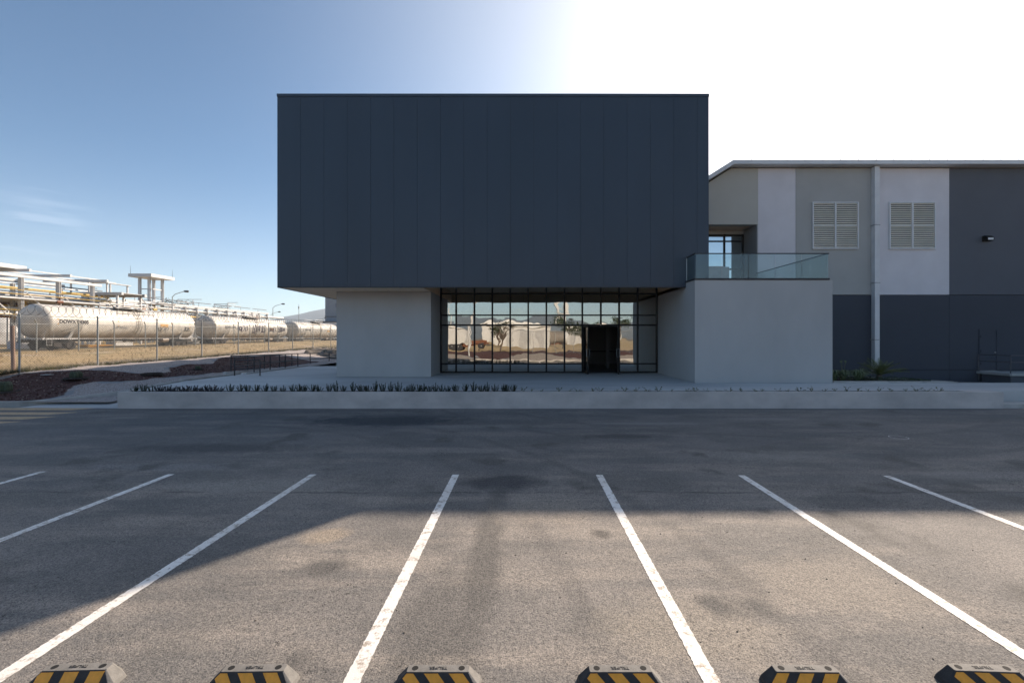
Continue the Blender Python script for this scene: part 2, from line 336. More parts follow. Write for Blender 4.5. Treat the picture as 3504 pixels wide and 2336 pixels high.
def bed_mat(name, gravel1, gravel2):
    """gravel with bark-mulch islands; 'mulch' attribute = signed distance to the mulch outline"""
    m, nt, b = newmat(name); v = coords(nt)
    at = N(nt, 'ShaderNodeAttribute'); at.attribute_name = 'mulch'
    ad = N(nt, 'ShaderNodeMath'); ad.operation = 'MULTIPLY_ADD'; nt.links.new(noise_n(nt, v, 3, 4, .7), ad.inputs[0]); ad.inputs[1].default_value = .3
    sb = N(nt, 'ShaderNodeMath'); sb.operation = 'SUBTRACT'; nt.links.new(at.outputs['Fac'], sb.inputs[0]); sb.inputs[1].default_value = .15
    nt.links.new(sb.outputs[0], ad.inputs[2])
    vr = N(nt, 'ShaderNodeTexVoronoi'); vr.inputs['Scale'].default_value = 24; nt.links.new(v, vr.inputs['Vector'])
    gr = mixc(nt, ramp(nt, vr.outputs['Color'], .1, .9), gravel1, gravel2)
    gr = mixc(nt, ramp(nt, vr.outputs['Distance'], .25, .6), gr, mixc(nt, .5, gr, (.03, .025, .02)))
    mu = mixc(nt, ramp(nt, noise_n(nt, v, 22, 4, .7), .35, .7), (.034, .014, .012), (.12, .048, .038))
    mu = mixc(nt, ramp(nt, noise_n(nt, v, 13, 2, .5), .70, .74), mu, (.35, .28, .22))
    mr = N(nt, 'ShaderNodeMapRange'); nt.links.new(ad.outputs[0], mr.inputs[0]); mr.inputs[1].default_value = -.02; mr.inputs[2].default_value = .04
    mr2 = N(nt, 'ShaderNodeMapRange'); nt.links.new(sb.outputs[0], mr2.inputs[0]); mr2.inputs[1].default_value = -.38; mr2.inputs[2].default_value = -.34
    cl = N(nt, 'ShaderNodeMath'); cl.operation = 'MULTIPLY'; nt.links.new(mr2.outputs[0], cl.inputs[0])
    nt.links.new(ramp(nt, noise_n(nt, v, .7, 2, .5), .44, .5), cl.inputs[1])
    o = mixc(nt, cl.outputs[0], gr, (.24, .25, .26)); o = mixc(nt, mr.outputs[0], o, mu)
    nt.links.new(o, b.inputs['Base Color']); b.inputs['Roughness'].default_value = .95
    bump(nt, mixc(nt, .6, vr.outputs['Distance'], noise_n(nt, v, 30, 3, .7)), b, .8, .03); return m
M_bed = bed_mat('gravel_and_mulch', (.42, .365, .345), (.60, .54, .51))
M_bed2 = bed_mat('pale_gravel_and_mulch', (.36, .31, .27), (.50, .43, .37))
def field_mat():
    m, nt, b = newmat('dry_grass'); v = coords(nt, (1, 1, 1)); vs2 = coords(nt, (.5, .12, 1))
    c = mixc(nt, ramp(nt, noise_n(nt, v, 1.1, 6, .75), .3, .7), (.46, .32, .155), (.68, .50, .28))
    c = mixc(nt, ramp(nt, noise_n(nt, vs2, 2.2, 5, .7), .50, .66), c, (.34, .28, .12))
    c = mixc(nt, ramp(nt, noise_n(nt, v, .28, 4, .6), .55, .68), c, (.62, .49, .36))
    c = mixc(nt, ramp(nt, noise_n(nt, v, 9, 4, .8), .42, .6, (1, 1, 1, 1), (0, 0, 0, 1)), c, mixc(nt, .45, c, (.06, .045, .02)))
    nt.links.new(c, b.inputs['Base Color']); b.inputs['Roughness'].default_value = .95
    bump(nt, mixc(nt, .5, noise_n(nt, v, 7, 5, .8), noise_n(nt, v, 1.3, 3)), b, 1.0, .12); return m
M_field = field_mat()
M_earth = mat('dry_earth', (.20, .165, .12), .95, .2, .02, .4, 3)
M_hill = mat('hill_scrub', (.15, .17, .17), .95, .25, .002)
M_rock = mat('rocky_soil', (.24, .21, .18), .95, .3, 1.5, 1.0, 6)

# ------------------------------------------------------------------ ground
def zf(Y): return .86 + (Y - 19) * .0115 if Y < 80 else 1.56
def zb(X, Y):
    a = ss((-14.5 - X) / 5.5); ze = .45 * (1 - a) + zf(Y) * a
    return .14 + (ze - .14) * ss((Y - 15.2) / 5) + (.07 * noise.noise((X * .7, Y * .7, 9)) + .03 * noise.noise((X * 2.3, Y * 2.3, 4))) * ss((Y - 15.4) / 1.2) * ss((-14.6 - X) / 1.0)
def grid(name, m, xs, ys, zfun, attr=None, smooth=True):
    mb = MB(); nx, ny = len(xs), len(ys); vs = [(x, y, zfun(x, y)) for y in ys for x in xs]
    mb.add(vs, [(j * nx + i, j * nx + i + 1, (j + 1) * nx + i + 1, (j + 1) * nx + i) for j in range(ny - 1) for i in range(nx - 1)])
    o = mb.build(name, m, smooth=False); o.data.polygons.foreach_set('use_smooth', [smooth] * len(o.data.polygons))
    if attr:
        a = o.data.attributes.new('mulch', 'FLOAT', 'POINT'); a.data.foreach_set('value', [attr((x, y)) for x, y, z in vs])
    return struct(o)
def lin(a, b, n): return [a + (b - a) * i / (n - 1) for i in range(n)]

g = MB(); g.add([(-12000, -12000, -.06), (12000, -12000, -.06), (12000, 12000, -.06), (-12000, 12000, -.06)], [(0, 1, 2, 3)])
struct(g.build('ground', M_earth))
a = MB(); a.add([(-60, 1.9, 0), (60, 1.9, 0), (60, 14.9, 0), (-60, 14.9, 0)], [(0, 1, 2, 3)])
a.add([(12.6, 14.9, 0), (60, 14.9, 0), (60, 23.9, 0), (12.6, 23.9, 0)], [(0, 1, 2, 3)])
struct(a.build('parking_lot', M_asph))

def strip(name, m, pts, z=.004):
    s = MB(); s.add([(x, y, z) for x, y in pts], [tuple(range(len(pts)))]); return struct(s.build(name, m))
for k, (X, Y1) in enumerate(((-8.27, 7.82), (-5.95, 7.66), (-3.55, 7.65), (-1.155, 7.64), (1.25, 7.63), (3.62, 7.60), (6.02, 7.58), (8.42, 7.55), (10.8, 7.55), (-10.7, 7.8))):
    r = random.Random(k); n = 240; L = []; Rr = []
    for i in range(n + 1):
        y = 2.1 + (Y1 - 2.1) * i / n; j = .0 if i in (0, n) else 1
        L.append((X - .057 + j * r.uniform(-.004, .004), y)); Rr.append((X + .057 + j * r.uniform(-.004, .004), y))
    s = MB(); vs = [(x, y, .004) for x, y in L] + [(x, y, .004) for x, y in Rr]
    s.add(vs, [(i, n + 1 + i, n + 2 + i, i + 1) for i in range(n)]); struct(s.build('parking_line', M_line))
for y0, xr in ((14.42, -14.15), (13.56, -13.95), (12.78, -13.85), (12.02, -14.0), (11.2, -14.1)):
    strip('crossing_stripe', M_yline, [(-19.5, y0), (xr - .25, y0), (xr + .25, y0 + .45), (-19.5, y0 + .45)])
for y0 in (14.25, 13.4):
    strip('crossing_stripe', M_yline, [(15.95, y0 + .42), (16.6, y0), (20.5, y0), (20.5, y0 + .42)])
# ring-shaped chalk mark on the far lane
s = MB(); rr = []
for i in range(40):
    t = 2 * math.pi * i / 40; rr += [(8.62 + .19 * math.cos(t), 10.49 + .19 * math.sin(t), .004), (8.62 + .178 * math.cos(t), 10.49 + .178 * math.sin(t), .004)]
s.add(rr, [(2 * i, (2 * i + 2) % 80, (2 * i + 3) % 80, 2 * i + 1) for i in range(40)]); struct(s.build('chalk_ring', M_line))

# landscaped bed on the left
mul1 = [(-21.9, 18.0), (-21.35, 18.0), (-21.03, 18.24), (-21.14, 19.24), (-20.09, 19.66), (-19.42, 20.3), (-18.77, 20.56), (-17.44, 20.32), (-17.02, 21.18), (-17.09, 21.92), (-18.25, 23.34), (-18.42, 24.96), (-17.93, 26.24), (-18.75, 27.52), (-19.3, 28.6), (-19.63, 30.42), (-18.2, 34.8), (-15.2, 33.7), (-15.1, 27.8), (-15.5, 24.8), (-15.8, 22.76), (-15.73, 21.96), (-16.1, 19.5), (-16.72, 18.76), (-17.5, 18.3), (-17.69, 17.88), (-17.32, 17.24), (-16.57, 16.42), (-16.8, 15.2), (-24, 15.0), (-24, 17)]
grid('gravel_bed', M_bed, lin(-22.3, -13.9, 60), lin(15.25, 45, 210), zb, lambda p: sdist(p, mul1))
MULCH = mul1
grid('dry_grass_field', M_field, [-260, -180, -120, -90, -70] + lin(-60, -21.5, 80), lin(5, 90, 170) + [110, 150, 220, 330],
     lambda x, y: (zf(y) if y > 15 else .14 + (zf(15) - .14) * ss((y - 8) / 7)) + .10 * noise.noise((x * .35, y * .3, 0)) * ss((-21.5 - x) / 1.5) + .25 * ss((-21.5 - x) / 8) - .2 * ss((-34 - x) / 4) - .03)
grid('grass_verge', M_field, lin(-21.5, 12, 30), lin(45, 90, 30) + [130, 200, 330], lambda x, y: 1.2 + .1 * noise.noise((x * .3, y * .3, 0)))
grid('kerbside_verge', M_bed, lin(-40, -21.5, 30), lin(15.25, 18, 12), lambda x, y: .14 + (zf(y) - .14) * ss((y - 15.2) / 5), lambda p: 1.0)

# plaza, walkways, kerbs
p = MB()
p.extr([(-14.0, 18.6), (-13.2, 15.3), (12.45, 15.3), (12.45, 24.5), (-8.0, 24.5), (-8.0, 28.8), (-13.85, 28.8), (-14.0, 19.0)][::1], 'z', .0, .5)
p.extr([(12.45, 15.3), (26, 15.9), (26, 18.2), (12.45, 18.2)], 'z', .0, .497)
struct(p.build('plaza', M_plaza))
p = MB(); p.add([(-16.6, 14.9, .008), (-13.2, 14.78, .008), (-13.2, 16.5, .20), (-14.6, 16.5, .20), (-13.2, 19.0, .503), (-14.3, 19.0, .503)], [(0, 1, 2, 3), (3, 2, 4, 5)])
struct(p.build('walkway_ramp', M_plaza))
p = MB(); p.extr([(15.55, 14.8), (22, 14.8), (22, 16.2), (15.55, 16.2)], 'z', 0, .14); struct(p.build('kerb_landing', M_kerb))
def kerb(name, pts, w_=.15):
    k = MB(); vs = []; n = len(pts)
    for i, (x, y, z) in enumerate(pts):
        a_ = pts[max(0, i - 1)]; b_ = pts[min(n - 1, i + 1)]; d = Vector((b_[0] - a_[0], b_[1] - a_[1])).normalized(); nn = Vector((-d.y, d.x))
        for s_, zz in ((-.5, -.12), (-.42, z), (.5, z), (.5, -.12)): vs.append((x + nn.x * s_ * w_, y + nn.y * s_ * w_, zz))
    k.add(vs, [(i * 4 + j, (i + 1) * 4 + j, (i + 1) * 4 + j + 1, i * 4 + j + 1) for i in range(n - 1) for j in range(3)] + [(3, 2, 1, 0), (4 * n - 4, 4 * n - 3, 4 * n - 2, 4 * n - 1)])
    return struct(k.build(name, M_kerb))
kerb('kerb', [(-45, 15.25, .16), (-18, 15.25, .16), (-17.0, 15.28, .16), (-16.5, 15.4, .18), (-16.1, 15.65, .2), (-15.3, 16.3, .28), (-14.6, 17.0, .38), (-14.35, 17.6, .46), (-14.2, 19, .56), (-14.1, 21.0, .56), (-14.1, 22.5, .56)], .18)
# accessible ramp running back beside the plaza
p = MB(); p.extr([(22.5, .0), (22.5, .496), (35, .155), (35, 0)], 'x', -14.95, -13.86); p.extr([(22.8, 0), (22.8, .58), (35, .24), (35, 0)], 'x', -15.12, -14.955)
p.box(-13.84, -13.66, 22.4, 28.75, .3, .56)
struct(p.build('access_slope', M_plaza))
p = MB(); p.box(-15.1, -9, 35.0, 38, 0, .2); struct(p.build('back_path', M_plaza))
# rocky bank behind the ramp
grid('rocky_bank', M_rock, lin(-18.5, -5, 50), lin(36, 45.5, 40), lambda x, y: .15 + 1.15 * ss((y - 36.3) / 3.2 + .25 * noise.noise((x, y, 3))) + .16 * noise.noise((x * 1.6, y * 1.6, 0)) + .08 * noise.noise((x * 4, y * 4, 1)), smooth=False)
# gravel garden behind the photographer (seen mirrored in the glass)
isl = [[(-9.5, 1.2), (-6, 1.6), (-4.6, .2), (-6, -2.6), (-11, -3.2), (-14, -.5)], [(-2.3, 1.9), (5.6, 1.9), (6.4, .4), (4.2, -.8), (1.8, -3.0), (-.8, -2.6)], [(9, 1.9), (14, 1.9), (13, -2), (10, -1.8)]]
grid('gravel_garden', M_bed2, lin(-45, 45, 150), lin(-9, 1.95, 60), lambda x, y: .14 + .5 * ss((1.9 - y) / 7) + .12 * noise.noise((x * .25, y * .25, 5)) * ss((1.9 - y) / 2), lambda p_: -max(sdist(p_, q) for q in isl))
grid('dry_lot', M_field, lin(-120, 120, 60), [-200, -120, -80] + lin(-60, -9, 30), lambda x, y: .6 + .15 * noise.noise((x * .1, y * .1, 2)))
kerb('garden_kerb', [(-60, 1.9, .15), (60, 1.9, .15)], .16)

# hills all round, far off
hm = MB(); nA = 260; vs = []
for j, (rad, f) in enumerate(((2800, 0), (3200, .55), (3700, 1.0), (4100, .7))):
    for i in range(nA):
        t = 2 * math.pi * i / nA; dx, dy = math.sin(t), math.cos(t)
        h = 300 + 260 * noise.noise((dx * 3, dy * 3, 1.7)) + 120 * noise.noise((dx * 9, dy * 9, 4)) + 45 * noise.noise((dx * 30, dy * 30, j))
        if dy > .5 and dx < .1: h = 250 + 330 * math.exp(-((dx + .36) / .10) ** 2) + 30 * noise.noise((dx * 40, dy * 40, j))
        if dy < 0: h = 330 + 150 * noise.noise((dx * 7, dy * 7, 1.7)) + 40 * noise.noise((dx * 30, dy * 30, j))
        vs.append((dx * rad, dy * rad, max(10, h) * f * .42 - 2))
hm.add(vs, [(j * nA + i, j * nA + (i + 1) % nA, (j + 1) * nA + (i + 1) % nA, (j + 1) * nA + i) for j in range(3) for i in range(nA)])
struct(hm.build('hills', M_hill, smooth=True))

# ------------------------------------------------------------------ office building
ob = thing('office_building', (-1.3, 19.1, .5), 'office with a big navy cladding box overhanging a glazed ground floor and grey walls', 'building')
BX0, BX1, BY, BZ0, BZ1 = -10.38, 7.73, 19.1, 4.44, 12.52
EZ = 4.99   # ceiling of the entrance recess, higher than the box's underside
b = MB(); b.box(BX0 + .02, BX1 - .02, BY + .02, 33.5, EZ + .02, BZ1 - .1); b.box(BX0 + .02, -4.307, BY + .02, 33.5, BZ0 + .001, EZ + .019); b.box(6.777, BX1 - .02, BY + .02, 33.5, BZ0 + .001, EZ + .019); b.box(-4.306, 6.776, 23.4, 33.5, BZ0 + .001, EZ + .019); b.box(-4.306, 6.776, BY + .02, BY + .03, BZ0 + .001, EZ + .019); b.build('upper_box_core', M_gap, ob)
b = MB(); pw = (BX1 - BX0) / 18.5; x = BX0; r = random.Random(2)
while x < BX1 - .01:
    x1 = min(x + pw, BX1); b.box(x + (.004 if x > BX0 else 0), x1 - (.004 if x1 < BX1 else 0), BY + r.uniform(-.001, .001), BY + .0195, BZ0 - .0, BZ1 - .14); x = x1
b.build('cladding', M_navy, ob)
for xs_ in (BX0, BX1 - .019):
    b = MB(); y = BY + .021
    while y < 33.5: b.box(xs_, xs_ + .019, y, min(y + pw - .008, 33.5), BZ0, BZ1 - .14); y += pw
    b.build('side_cladding', M_navy, ob)
b = MB(); b.box(BX0 - .015, BX1 + .015, BY - .02, 33.5, BZ1 - .13, BZ1); b.build('parapet_cap', M_navy, ob, bevel=.006)
# soffits: low lip round the edge, higher ceiling over the entrance
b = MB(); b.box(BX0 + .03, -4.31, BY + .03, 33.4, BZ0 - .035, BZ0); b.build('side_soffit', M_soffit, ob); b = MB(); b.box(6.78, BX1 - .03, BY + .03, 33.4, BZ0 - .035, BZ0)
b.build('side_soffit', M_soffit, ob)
b = MB(); b.box(BX0, BX1, BY - .001, BY + .03, BZ0 - .05, BZ0 - .001); b.box(BX0, BX0 + .03, BY + .031, 33.4, BZ0 - .05, BZ0 - .001)
b.build('soffit_edge_trim', M_coping, ob)
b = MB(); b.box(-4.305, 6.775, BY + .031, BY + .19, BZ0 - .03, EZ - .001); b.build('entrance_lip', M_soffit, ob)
# the box core is hollowed visually by an entrance recess: lower face of core sits at BZ0, ceiling panel just below it
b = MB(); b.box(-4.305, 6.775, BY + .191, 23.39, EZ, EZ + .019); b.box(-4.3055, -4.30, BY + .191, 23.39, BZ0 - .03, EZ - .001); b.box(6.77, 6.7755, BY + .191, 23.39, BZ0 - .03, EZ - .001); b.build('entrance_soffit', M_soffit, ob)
b = MB(); b.box(-8.64, -4.30, 20.9, 33.4, .5, BZ0 - .037); b.build('left_wall', M_grey, ob, bevel=.01)
b = MB(); b.box(BX0 + .1, BX1 - .1, 33.52, 46, -.02, 9.5); b.build('added_shade_block', M_grey, ob)  # unseen volume added to shade the bed while leaving the fence strip sunlit
# terrace block on the right
b = MB(); b.box(6.77, 12.25, 18.1, 23.7, .498, 4.59 - .0); b.build('terrace_block', M_grey, ob, bevel=.01)
cp = MB(); cp.box(6.74, 12.12, 18.07, 18.22, 4.592, 4.66); cp.box(6.74, 6.87, 18.221, 19.09, 4.592, 4.66); cp.box(11.99, 12.12, 18.221, 23.68, 4.592, 4.66)
cp.build('terrace_coping', M_coping, ob)
rl = MB(); rz = 5.66
rl.box(6.76, 12.12, 18.1, 18.16, rz - .035, rz); rl.box(6.76, 6.82, 18.161, 19.08, rz - .035, rz); rl.box(12.06, 12.12, 18.161, 23.68, rz - .035, rz)
ro = rl.build('terrace_railing', M_coping, ob)
gx = lin(6.80, 12.10, 6)
for i in range(5):
    q = MB(); q.box(gx[i] + .012, gx[i + 1] - .012, 18.125, 18.137, 4.66, rz - .035); q.build('glass_panel', M_rglass, ro)
q = MB(); q.box(6.785, 6.797, 18.15, 19.05, 4.66, rz - .035); q.build('glass_panel', M_rglass, ro)
for i in range(5):
    y0 = 18.15 + i * 1.1; q = MB(); q.box(12.085, 12.097, y0 + .01, y0 + 1.09, 4.66, rz - .035); q.build('glass_panel', M_rglass, ro)
q = MB(); q.box(6.775, 6.80, 19.05, 19.075, 4.66, rz - .036); q.build('end_post', M_white, ro)
# curtain wall
GY = 23.2; mx = [(x - 1205) * GY / 1045 for x in (1005.5, 1048, 1090, 1131, 1172, 1213.3, 1255, 1296.5, 1337.5, 1380, 1422, 1464.5, 1507)]
mx[0] = -4.298; mx[-1] = 6.768; mz = [.5, 2.3 - 60 * GY / 1045, 2.3 + 28.5 * GY / 1045, 2.3 + 51.3 * GY / 1045, 2.3 + 100.5 * GY / 1045]
top = EZ - .002
cw = MB(); W = .040
for i, X in enumerate(mx):
    x0, x1 = (X, X + 2 * W) if i == 0 else (X - 2 * W, X) if i == 12 else (X - W, X + W)
    cw.box(x0, x1, GY - .06, GY + .08, .501 if i != 9 else mz[2] + .031, top)
for k, z in enumerate([.535, mz[1], mz[2], mz[3], mz[4], top - .04]):
    h = .035 if k != 2 else .04
    for i in range(12):
        if i in (8, 9) and k < 2: continue
        a0 = mx[i] + (2 * W if i == 0 else W) + .0005; a1 = mx[i + 1] - (2 * W if i == 11 else W) - .0005
        cw.box(a0, a1, GY - .055, GY + .075, z - h, z + h)
co = cw.build('curtain_wall_frame', M_dkmetal, ob)
rg = random.Random(11)
for i in range(12):
    for k in range(5):
        if i in (8, 9) and k < 2: continue
        z0 = ([.5] + mz[1:5])[k]; z1 = (mz[1:5] + [top - .04])[k]; tx, tz = rg.uniform(-.002, .002), rg.uniform(-.002, .002)
        q = MB(); c = (mx[i] + mx[i + 1]) / 2
        a0, a1 = mx[i] + .01, mx[i + 1] - .01; d = (a1 - a0) / 2
        q.add([(a0, GY + tx, z0), (a1, GY - tx, z0), (a1, GY - tx + tz, z1), (a0, GY + tx + tz, z1)], [(0, 1, 2, 3)])
        q.add([(a0, GY + tx + .008, z0), (a1, GY - tx + .008, z0), (a1, GY - tx + tz + .008, z1), (a0, GY + tx + tz + .008, z1)], [(3, 2, 1, 0)])
        q.build('window_pane', [M_glass], co)
# open double door
for sgn, hx, ang in ((1, mx[8] + .06, -84), (-1, mx[10] - .06, -80)):
    d = MB(); Wd, H = .86, mz[2] - .05
    ca, sa = math.cos(R(ang)), math.sin(R(ang))
    def T(u, v, z): return (hx + sgn * (u * ca) - sgn * 0 + (v * -sa * sgn), GY - .07 + u * sa + v * ca, z)
    def dbox(mb, u0, u1, v0, v1, z0, z1):
        mb.add([T(u0, v0, z0), T(u1, v0, z0), T(u1, v1, z0), T(u0, v1, z0), T(u0, v0, z1), T(u1, v0, z1), T(u1, v1, z1), T(u0, v1, z1)],
               [(3, 2, 1, 0), (4, 5, 6, 7), (0, 1, 5, 4), (1, 2, 6, 5), (2, 3, 7, 6), (3, 0, 4, 7)])
    dbox(d, 0, .07, 0, .05, .515, H); dbox(d, Wd - .07, Wd, 0, .05, .515, H); dbox(d, .0705, Wd - .0705, 0, .05, .515, .66); dbox(d, .0705, Wd - .0705, 0, .05, H - .08, H)
    do = d.build('door_leaf', M_dkmetal, ob)
    q = MB(); dbox(q, .07, Wd - .07, .02, .028, .66, H - .08); q.build('door_glass', M_dglass, do)
    q = MB(); v = -.05
    q.tube([T(Wd - .035, 0, 1.35), T(Wd - .035, v, 1.37), T(Wd - .035, v, 1.73), T(Wd - .035, 0, 1.75)], .013, 8); q.tube([T(Wd - .035, .05, 1.35), T(Wd - .035, .10, 1.37), T(Wd - .035, .10, 1.73), T(Wd - .035, .05, 1.75)], .013, 8)
    q.build('door_handle', M_steel, do)
    q = MB(); dbox(q, Wd - .03, Wd + .01, -.02, .0, .502, .60); q.build('door_stop', M_dkmetal, do)
q = MB(); q.box(mx[8] + .036, mx[8] + .06, GY - .05, GY + .07, .501, mz[2] - .041); q.box(mx[10] - .06, mx[10] - .036, GY - .05, GY + .07, .501, mz[2] - .041); q.box(mx[8] + .0605, mx[10] - .0605, GY - .05, GY + .07, mz[2] - .09, mz[2] - .041)
q.build('door_frame', M_dkmetal, ob)
# lobby inside
M_int = mat('lobby_wall', (.20, .19, .18), .8, .05); M_intf = mat('lobby_floor', (.14, .135, .13), .35, .05)
q = MB(); q.box(-4.29, 6.76, 23.3, 31, .49, .503); q.build('lobby_floor', M_intf, ob)
q = MB(); q.box(-4.29, 6.76, 31, 31.1, .5, 4.4); q.box(6.78, 6.88, 23.72, 31, .5, 4.4); q.box(-4.29, 6.76, 23.3, 31, 4.402, 4.416); q.build('lobby_wall', M_int, ob)
q = MB(); q.box(4.85, 5.02, 27, 27.2, .5, 4.4); q.build('lobby_column', M_int, ob)
q = MB(); q.box(1, 6.5, 30.4, 30.9, 1.35, 1.42); q.box(3.0, 3.3, 30.4, 30.7, 1.43, 1.65); q.box(3.75, 3.95, 30.4, 30.7, 1.43, 1.6); q.box(2.3, 2.55, 30.9, 30.98, 1.9, 2.2); q.build('lobby_counter', M_dkmetal, ob)

# ------------------------------------------------------------------ warehouse
wh = thing('warehouse', (20, 23.7, 0), 'long industrial warehouse in grey painted panels with louvred vents and a pale roof edge', 'building')
WY = 23.7; X = lambda px, Y=WY: (px - 1205) * Y / 1045; Z = lambda py, Y=WY: 2.3 + (775 - py) * Y / 1045
zw = 11.1; RY = 25.2
def wall(name, x0, x1, z0, z1, m, y0=WY, y1=24.1, pts=None):
    q = MB()
    if pts: q.extr(pts, 'y', y0, y1)
    else: q.box(x0, x1, y0, y1, z0, z1)
    return q.build(name, m, wh)
xA, xB, xC, xD, xE = X(1628) - 1.5, X(1741), X(1828), X(2003.5), X(2180.5)
zr = Z(515.5)
wall('gable_panel', 0, 0, 0, 0, M_wgable, pts=[(xA, zr), (xB - .004, zr), (xB - .004, zw), (10.75, zw), (xA, zw - (10.75 - xA) * .63)])
wall('light_panel', xB + .004, xC - .012, 4.53, zw, M_wlight)
wall('mid_grey_panel', xC, xD + .2, 4.53, zw, M_wmid, WY - .015)
wall('pale_panel', xD + .21, xE - .012, 4.53, zw, M_wlight)
wall('charcoal_panel', xE, 42, 4.53, zw, M_wdark)
wall('navy_band', 7.8, xE - .008, .62, 4.505, M_wband, WY + .012); wall('navy_band', xE + .008, 42, .62, 4.505, M_wband, WY + .012)
wall('plinth', 7.8, xE - .008, -.05, .60, M_wband, WY + .0); wall('plinth', xE + .008, 42, -.05, .60, M_wband, WY + .0)
wall('wall_core', xB, 42, -.05, 11.0, M_gap, 24.101, 24.3)
wall('end_wall', 41.5, 42, 0, 11, M_wdark, 24.301, 60)
wall('back_wall', 8, 42, 0, 11, M_wdark, 60, 60.3)
# recess over the terrace
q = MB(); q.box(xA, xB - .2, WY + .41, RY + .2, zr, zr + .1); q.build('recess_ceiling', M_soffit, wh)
q = MB(); q.box(xB - .05, xB - .01, WY + .01, RY + .2, 4.6, zr - .002); q.build('recess_side_wall', M_wmid, wh)
q = MB(); q.box(6.9, xB - .06, 19.3, 25.1, 4.592, 4.605); q.build('terrace_floor', M_plaza, wh)
fr = MB(); wx = [X(1610, RY), X(1663, RY), X(1705, RY)]; zz = [4.6, Z(618.5, RY), Z(554.6, RY), Z(541, RY)]
for x in wx: fr.box(x - .05, x + .05, RY - .06, RY + .04, 4.6, zz[3] + .06)
for z in zz: fr.box(wx[0] + .051, wx[1] - .051, RY - .05, RY + .03, z - .04, z + .04); fr.box(wx[1] + .051, wx[2] - .051, RY - .05, RY + .03, z - .04, z + .04)
fo = fr.build('terrace_window', M_dkmetal, wh)
for i in range(2):
    q = MB(); q.box(wx[i] + .05, wx[i + 1] - .05, RY - .02, RY - .01, 4.64, zz[3]); q.build('window_pane', M_glass2, fo)
q = MB(); q.box(wx[2] + .051, xB - .052, RY, RY + .1, 4.6, zr); q.box(wx[0] - .05, wx[2] + .05, RY - .04, RY + .06, zz[3] + .061, zr); q.box(wx[0], xB, RY + .11, RY + .2, 4.6, zr); q.build('recess_back_wall', M_wmid, wh)
q = MB(); q.box(X(1625, 24.6), X(1661, 24.6), 24.5, 24.8, 4.606, Z(612, 24.6)); q.box(X(1661, 24.6), X(1673, 24.6), 24.5, 24.8, 4.606, Z(613, 24.6)-.01); q.build('parapet_block', M_conc, wh)
# roof
EY = 23.2; ax_ = X(1684, EY); zt, zb_ = Z(367.5, EY), Z(376.5, EY)
q = MB(); lx = 7.8; q.extr([(lx, zt - (ax_ - lx) * .63), (ax_, zt), (42.6, zt), (42.6, zb_), (ax_ + .06, zb_), (lx, zb_ - (ax_ - lx) * .63)], 'y', EY, EY + .05); q.build('roof_fascia', M_fascia, wh)
q = MB(); q.extr([(lx, zt - .03 - (ax_ - lx) * .63), (ax_, zt - .03), (42.5, zt - .03), (42.5, zb_ + .01), (ax_ + .06, zb_ + .01), (lx, zb_ + .01 - (ax_ - lx) * .63)], 'y', EY + .051, 60.3); q.build('roof', M_fascia, wh)
q = MB(); x = ax_ + .9
while x < 42: q.box(x, x + .04, EY - .01, 60, zt - .029, zt + .03); q.add([(x - .02, EY - .06, zt + .0), (x + .12, EY - .06, zt + .07), (x + .12, EY + .05, zt + .07), (x - .02, EY + .05, zt)], [(0, 1, 2, 3)]); x += .91
q.build('roof_seams', M_white, wh)
# downpipe
q = MB(); q.box(X(2009.5, 23.42), X(2020.5, 23.42), 23.42, 23.68, .55, zb_ - .02); dp = q.build('downpipe', M_fascia, wh, bevel=.01)
for z in (Z(516, 23.4), Z(649, 23.4), Z(780, 23.4)): q = MB(); q.box(X(2007.5, 23.42), X(2021.5, 23.42), 23.41, 23.69, z - .02, z + .02); q.build('pipe_bracket', M_steel, dp)
# louvres
M_slat = mat('louvre_slat', (.92, .85, .72), .5, .05)
for x0, x1 in ((1864, 1969.5), (2040, 2146)):
    a0, a1, z0, z1 = X(x0), X(x1), Z(572.5), Z(465); c = (a0 + a1) / 2
    q = MB(); t = .055
    q.box(a0, a0 + t, WY - .1, WY + .02, z0, z1); q.box(a1 - t, a1, WY - .1, WY + .02, z0, z1); q.box(c - t * .7, c + t * .7, WY - .1, WY + .02, z0, z1)
    for lo, hi in ((a0 + t, c - t * .7), (c + t * .7, a1 - t)):
        q.box(lo + .001, hi - .001, WY - .098, WY + .02, z0, z0 + t); q.box(lo + .001, hi - .001, WY - .098, WY + .02, z1 - t, z1); q.box(lo + .001, hi - .001, WY - .098, WY + .02, (z0 + z1) / 2 - .02, (z0 + z1) / 2 + .02)
    lo_ = q.build('louvre_vent', M_fascia, wh)
    q = MB()
    for lo, hi in ((a0 + t, c - t * .7), (c + t * .7, a1 - t)):
        n = 24
        for i in range(n):
            z = z0 + t + (z1 - z0 - 2 * t) * (i + .5) / n
            q.add([(lo, WY - .085, z - .035), (hi, WY - .085, z - .035), (hi, WY - .02, z + .030), (lo, WY - .02, z + .030), (lo, WY - .085, z - .025), (hi, WY - .085, z - .025), (hi, WY - .02, z + .040), (lo, WY - .02, z + .040)],
                  [(3, 2, 1, 0), (4, 5, 6, 7), (0, 1, 5, 4), (1, 2, 6, 5), (2, 3, 7, 6), (3, 0, 4, 7)])
    q.build('slats', M_slat, lo_)
    q = MB(); q.box(a0 + .01, a1 - .01, WY - .018, WY - .016, z0 + .01, z1 - .01); q.build('vent_backing', M_gap, lo_)
q = MB(); a0, a1, z0, z1 = X(2264, 23.5), X(2280, 23.5), Z(553, 23.5), Z(540.5, 23.5)
q.extr([(23.42, z0 + .03), (23.42, z0 + .16), (23.55, z1), (23.70, z1), (23.70, z0), (23.5, z0)], 'x', a0, a1); lp = q.build('wall_lamp', M_dkmetal, wh)
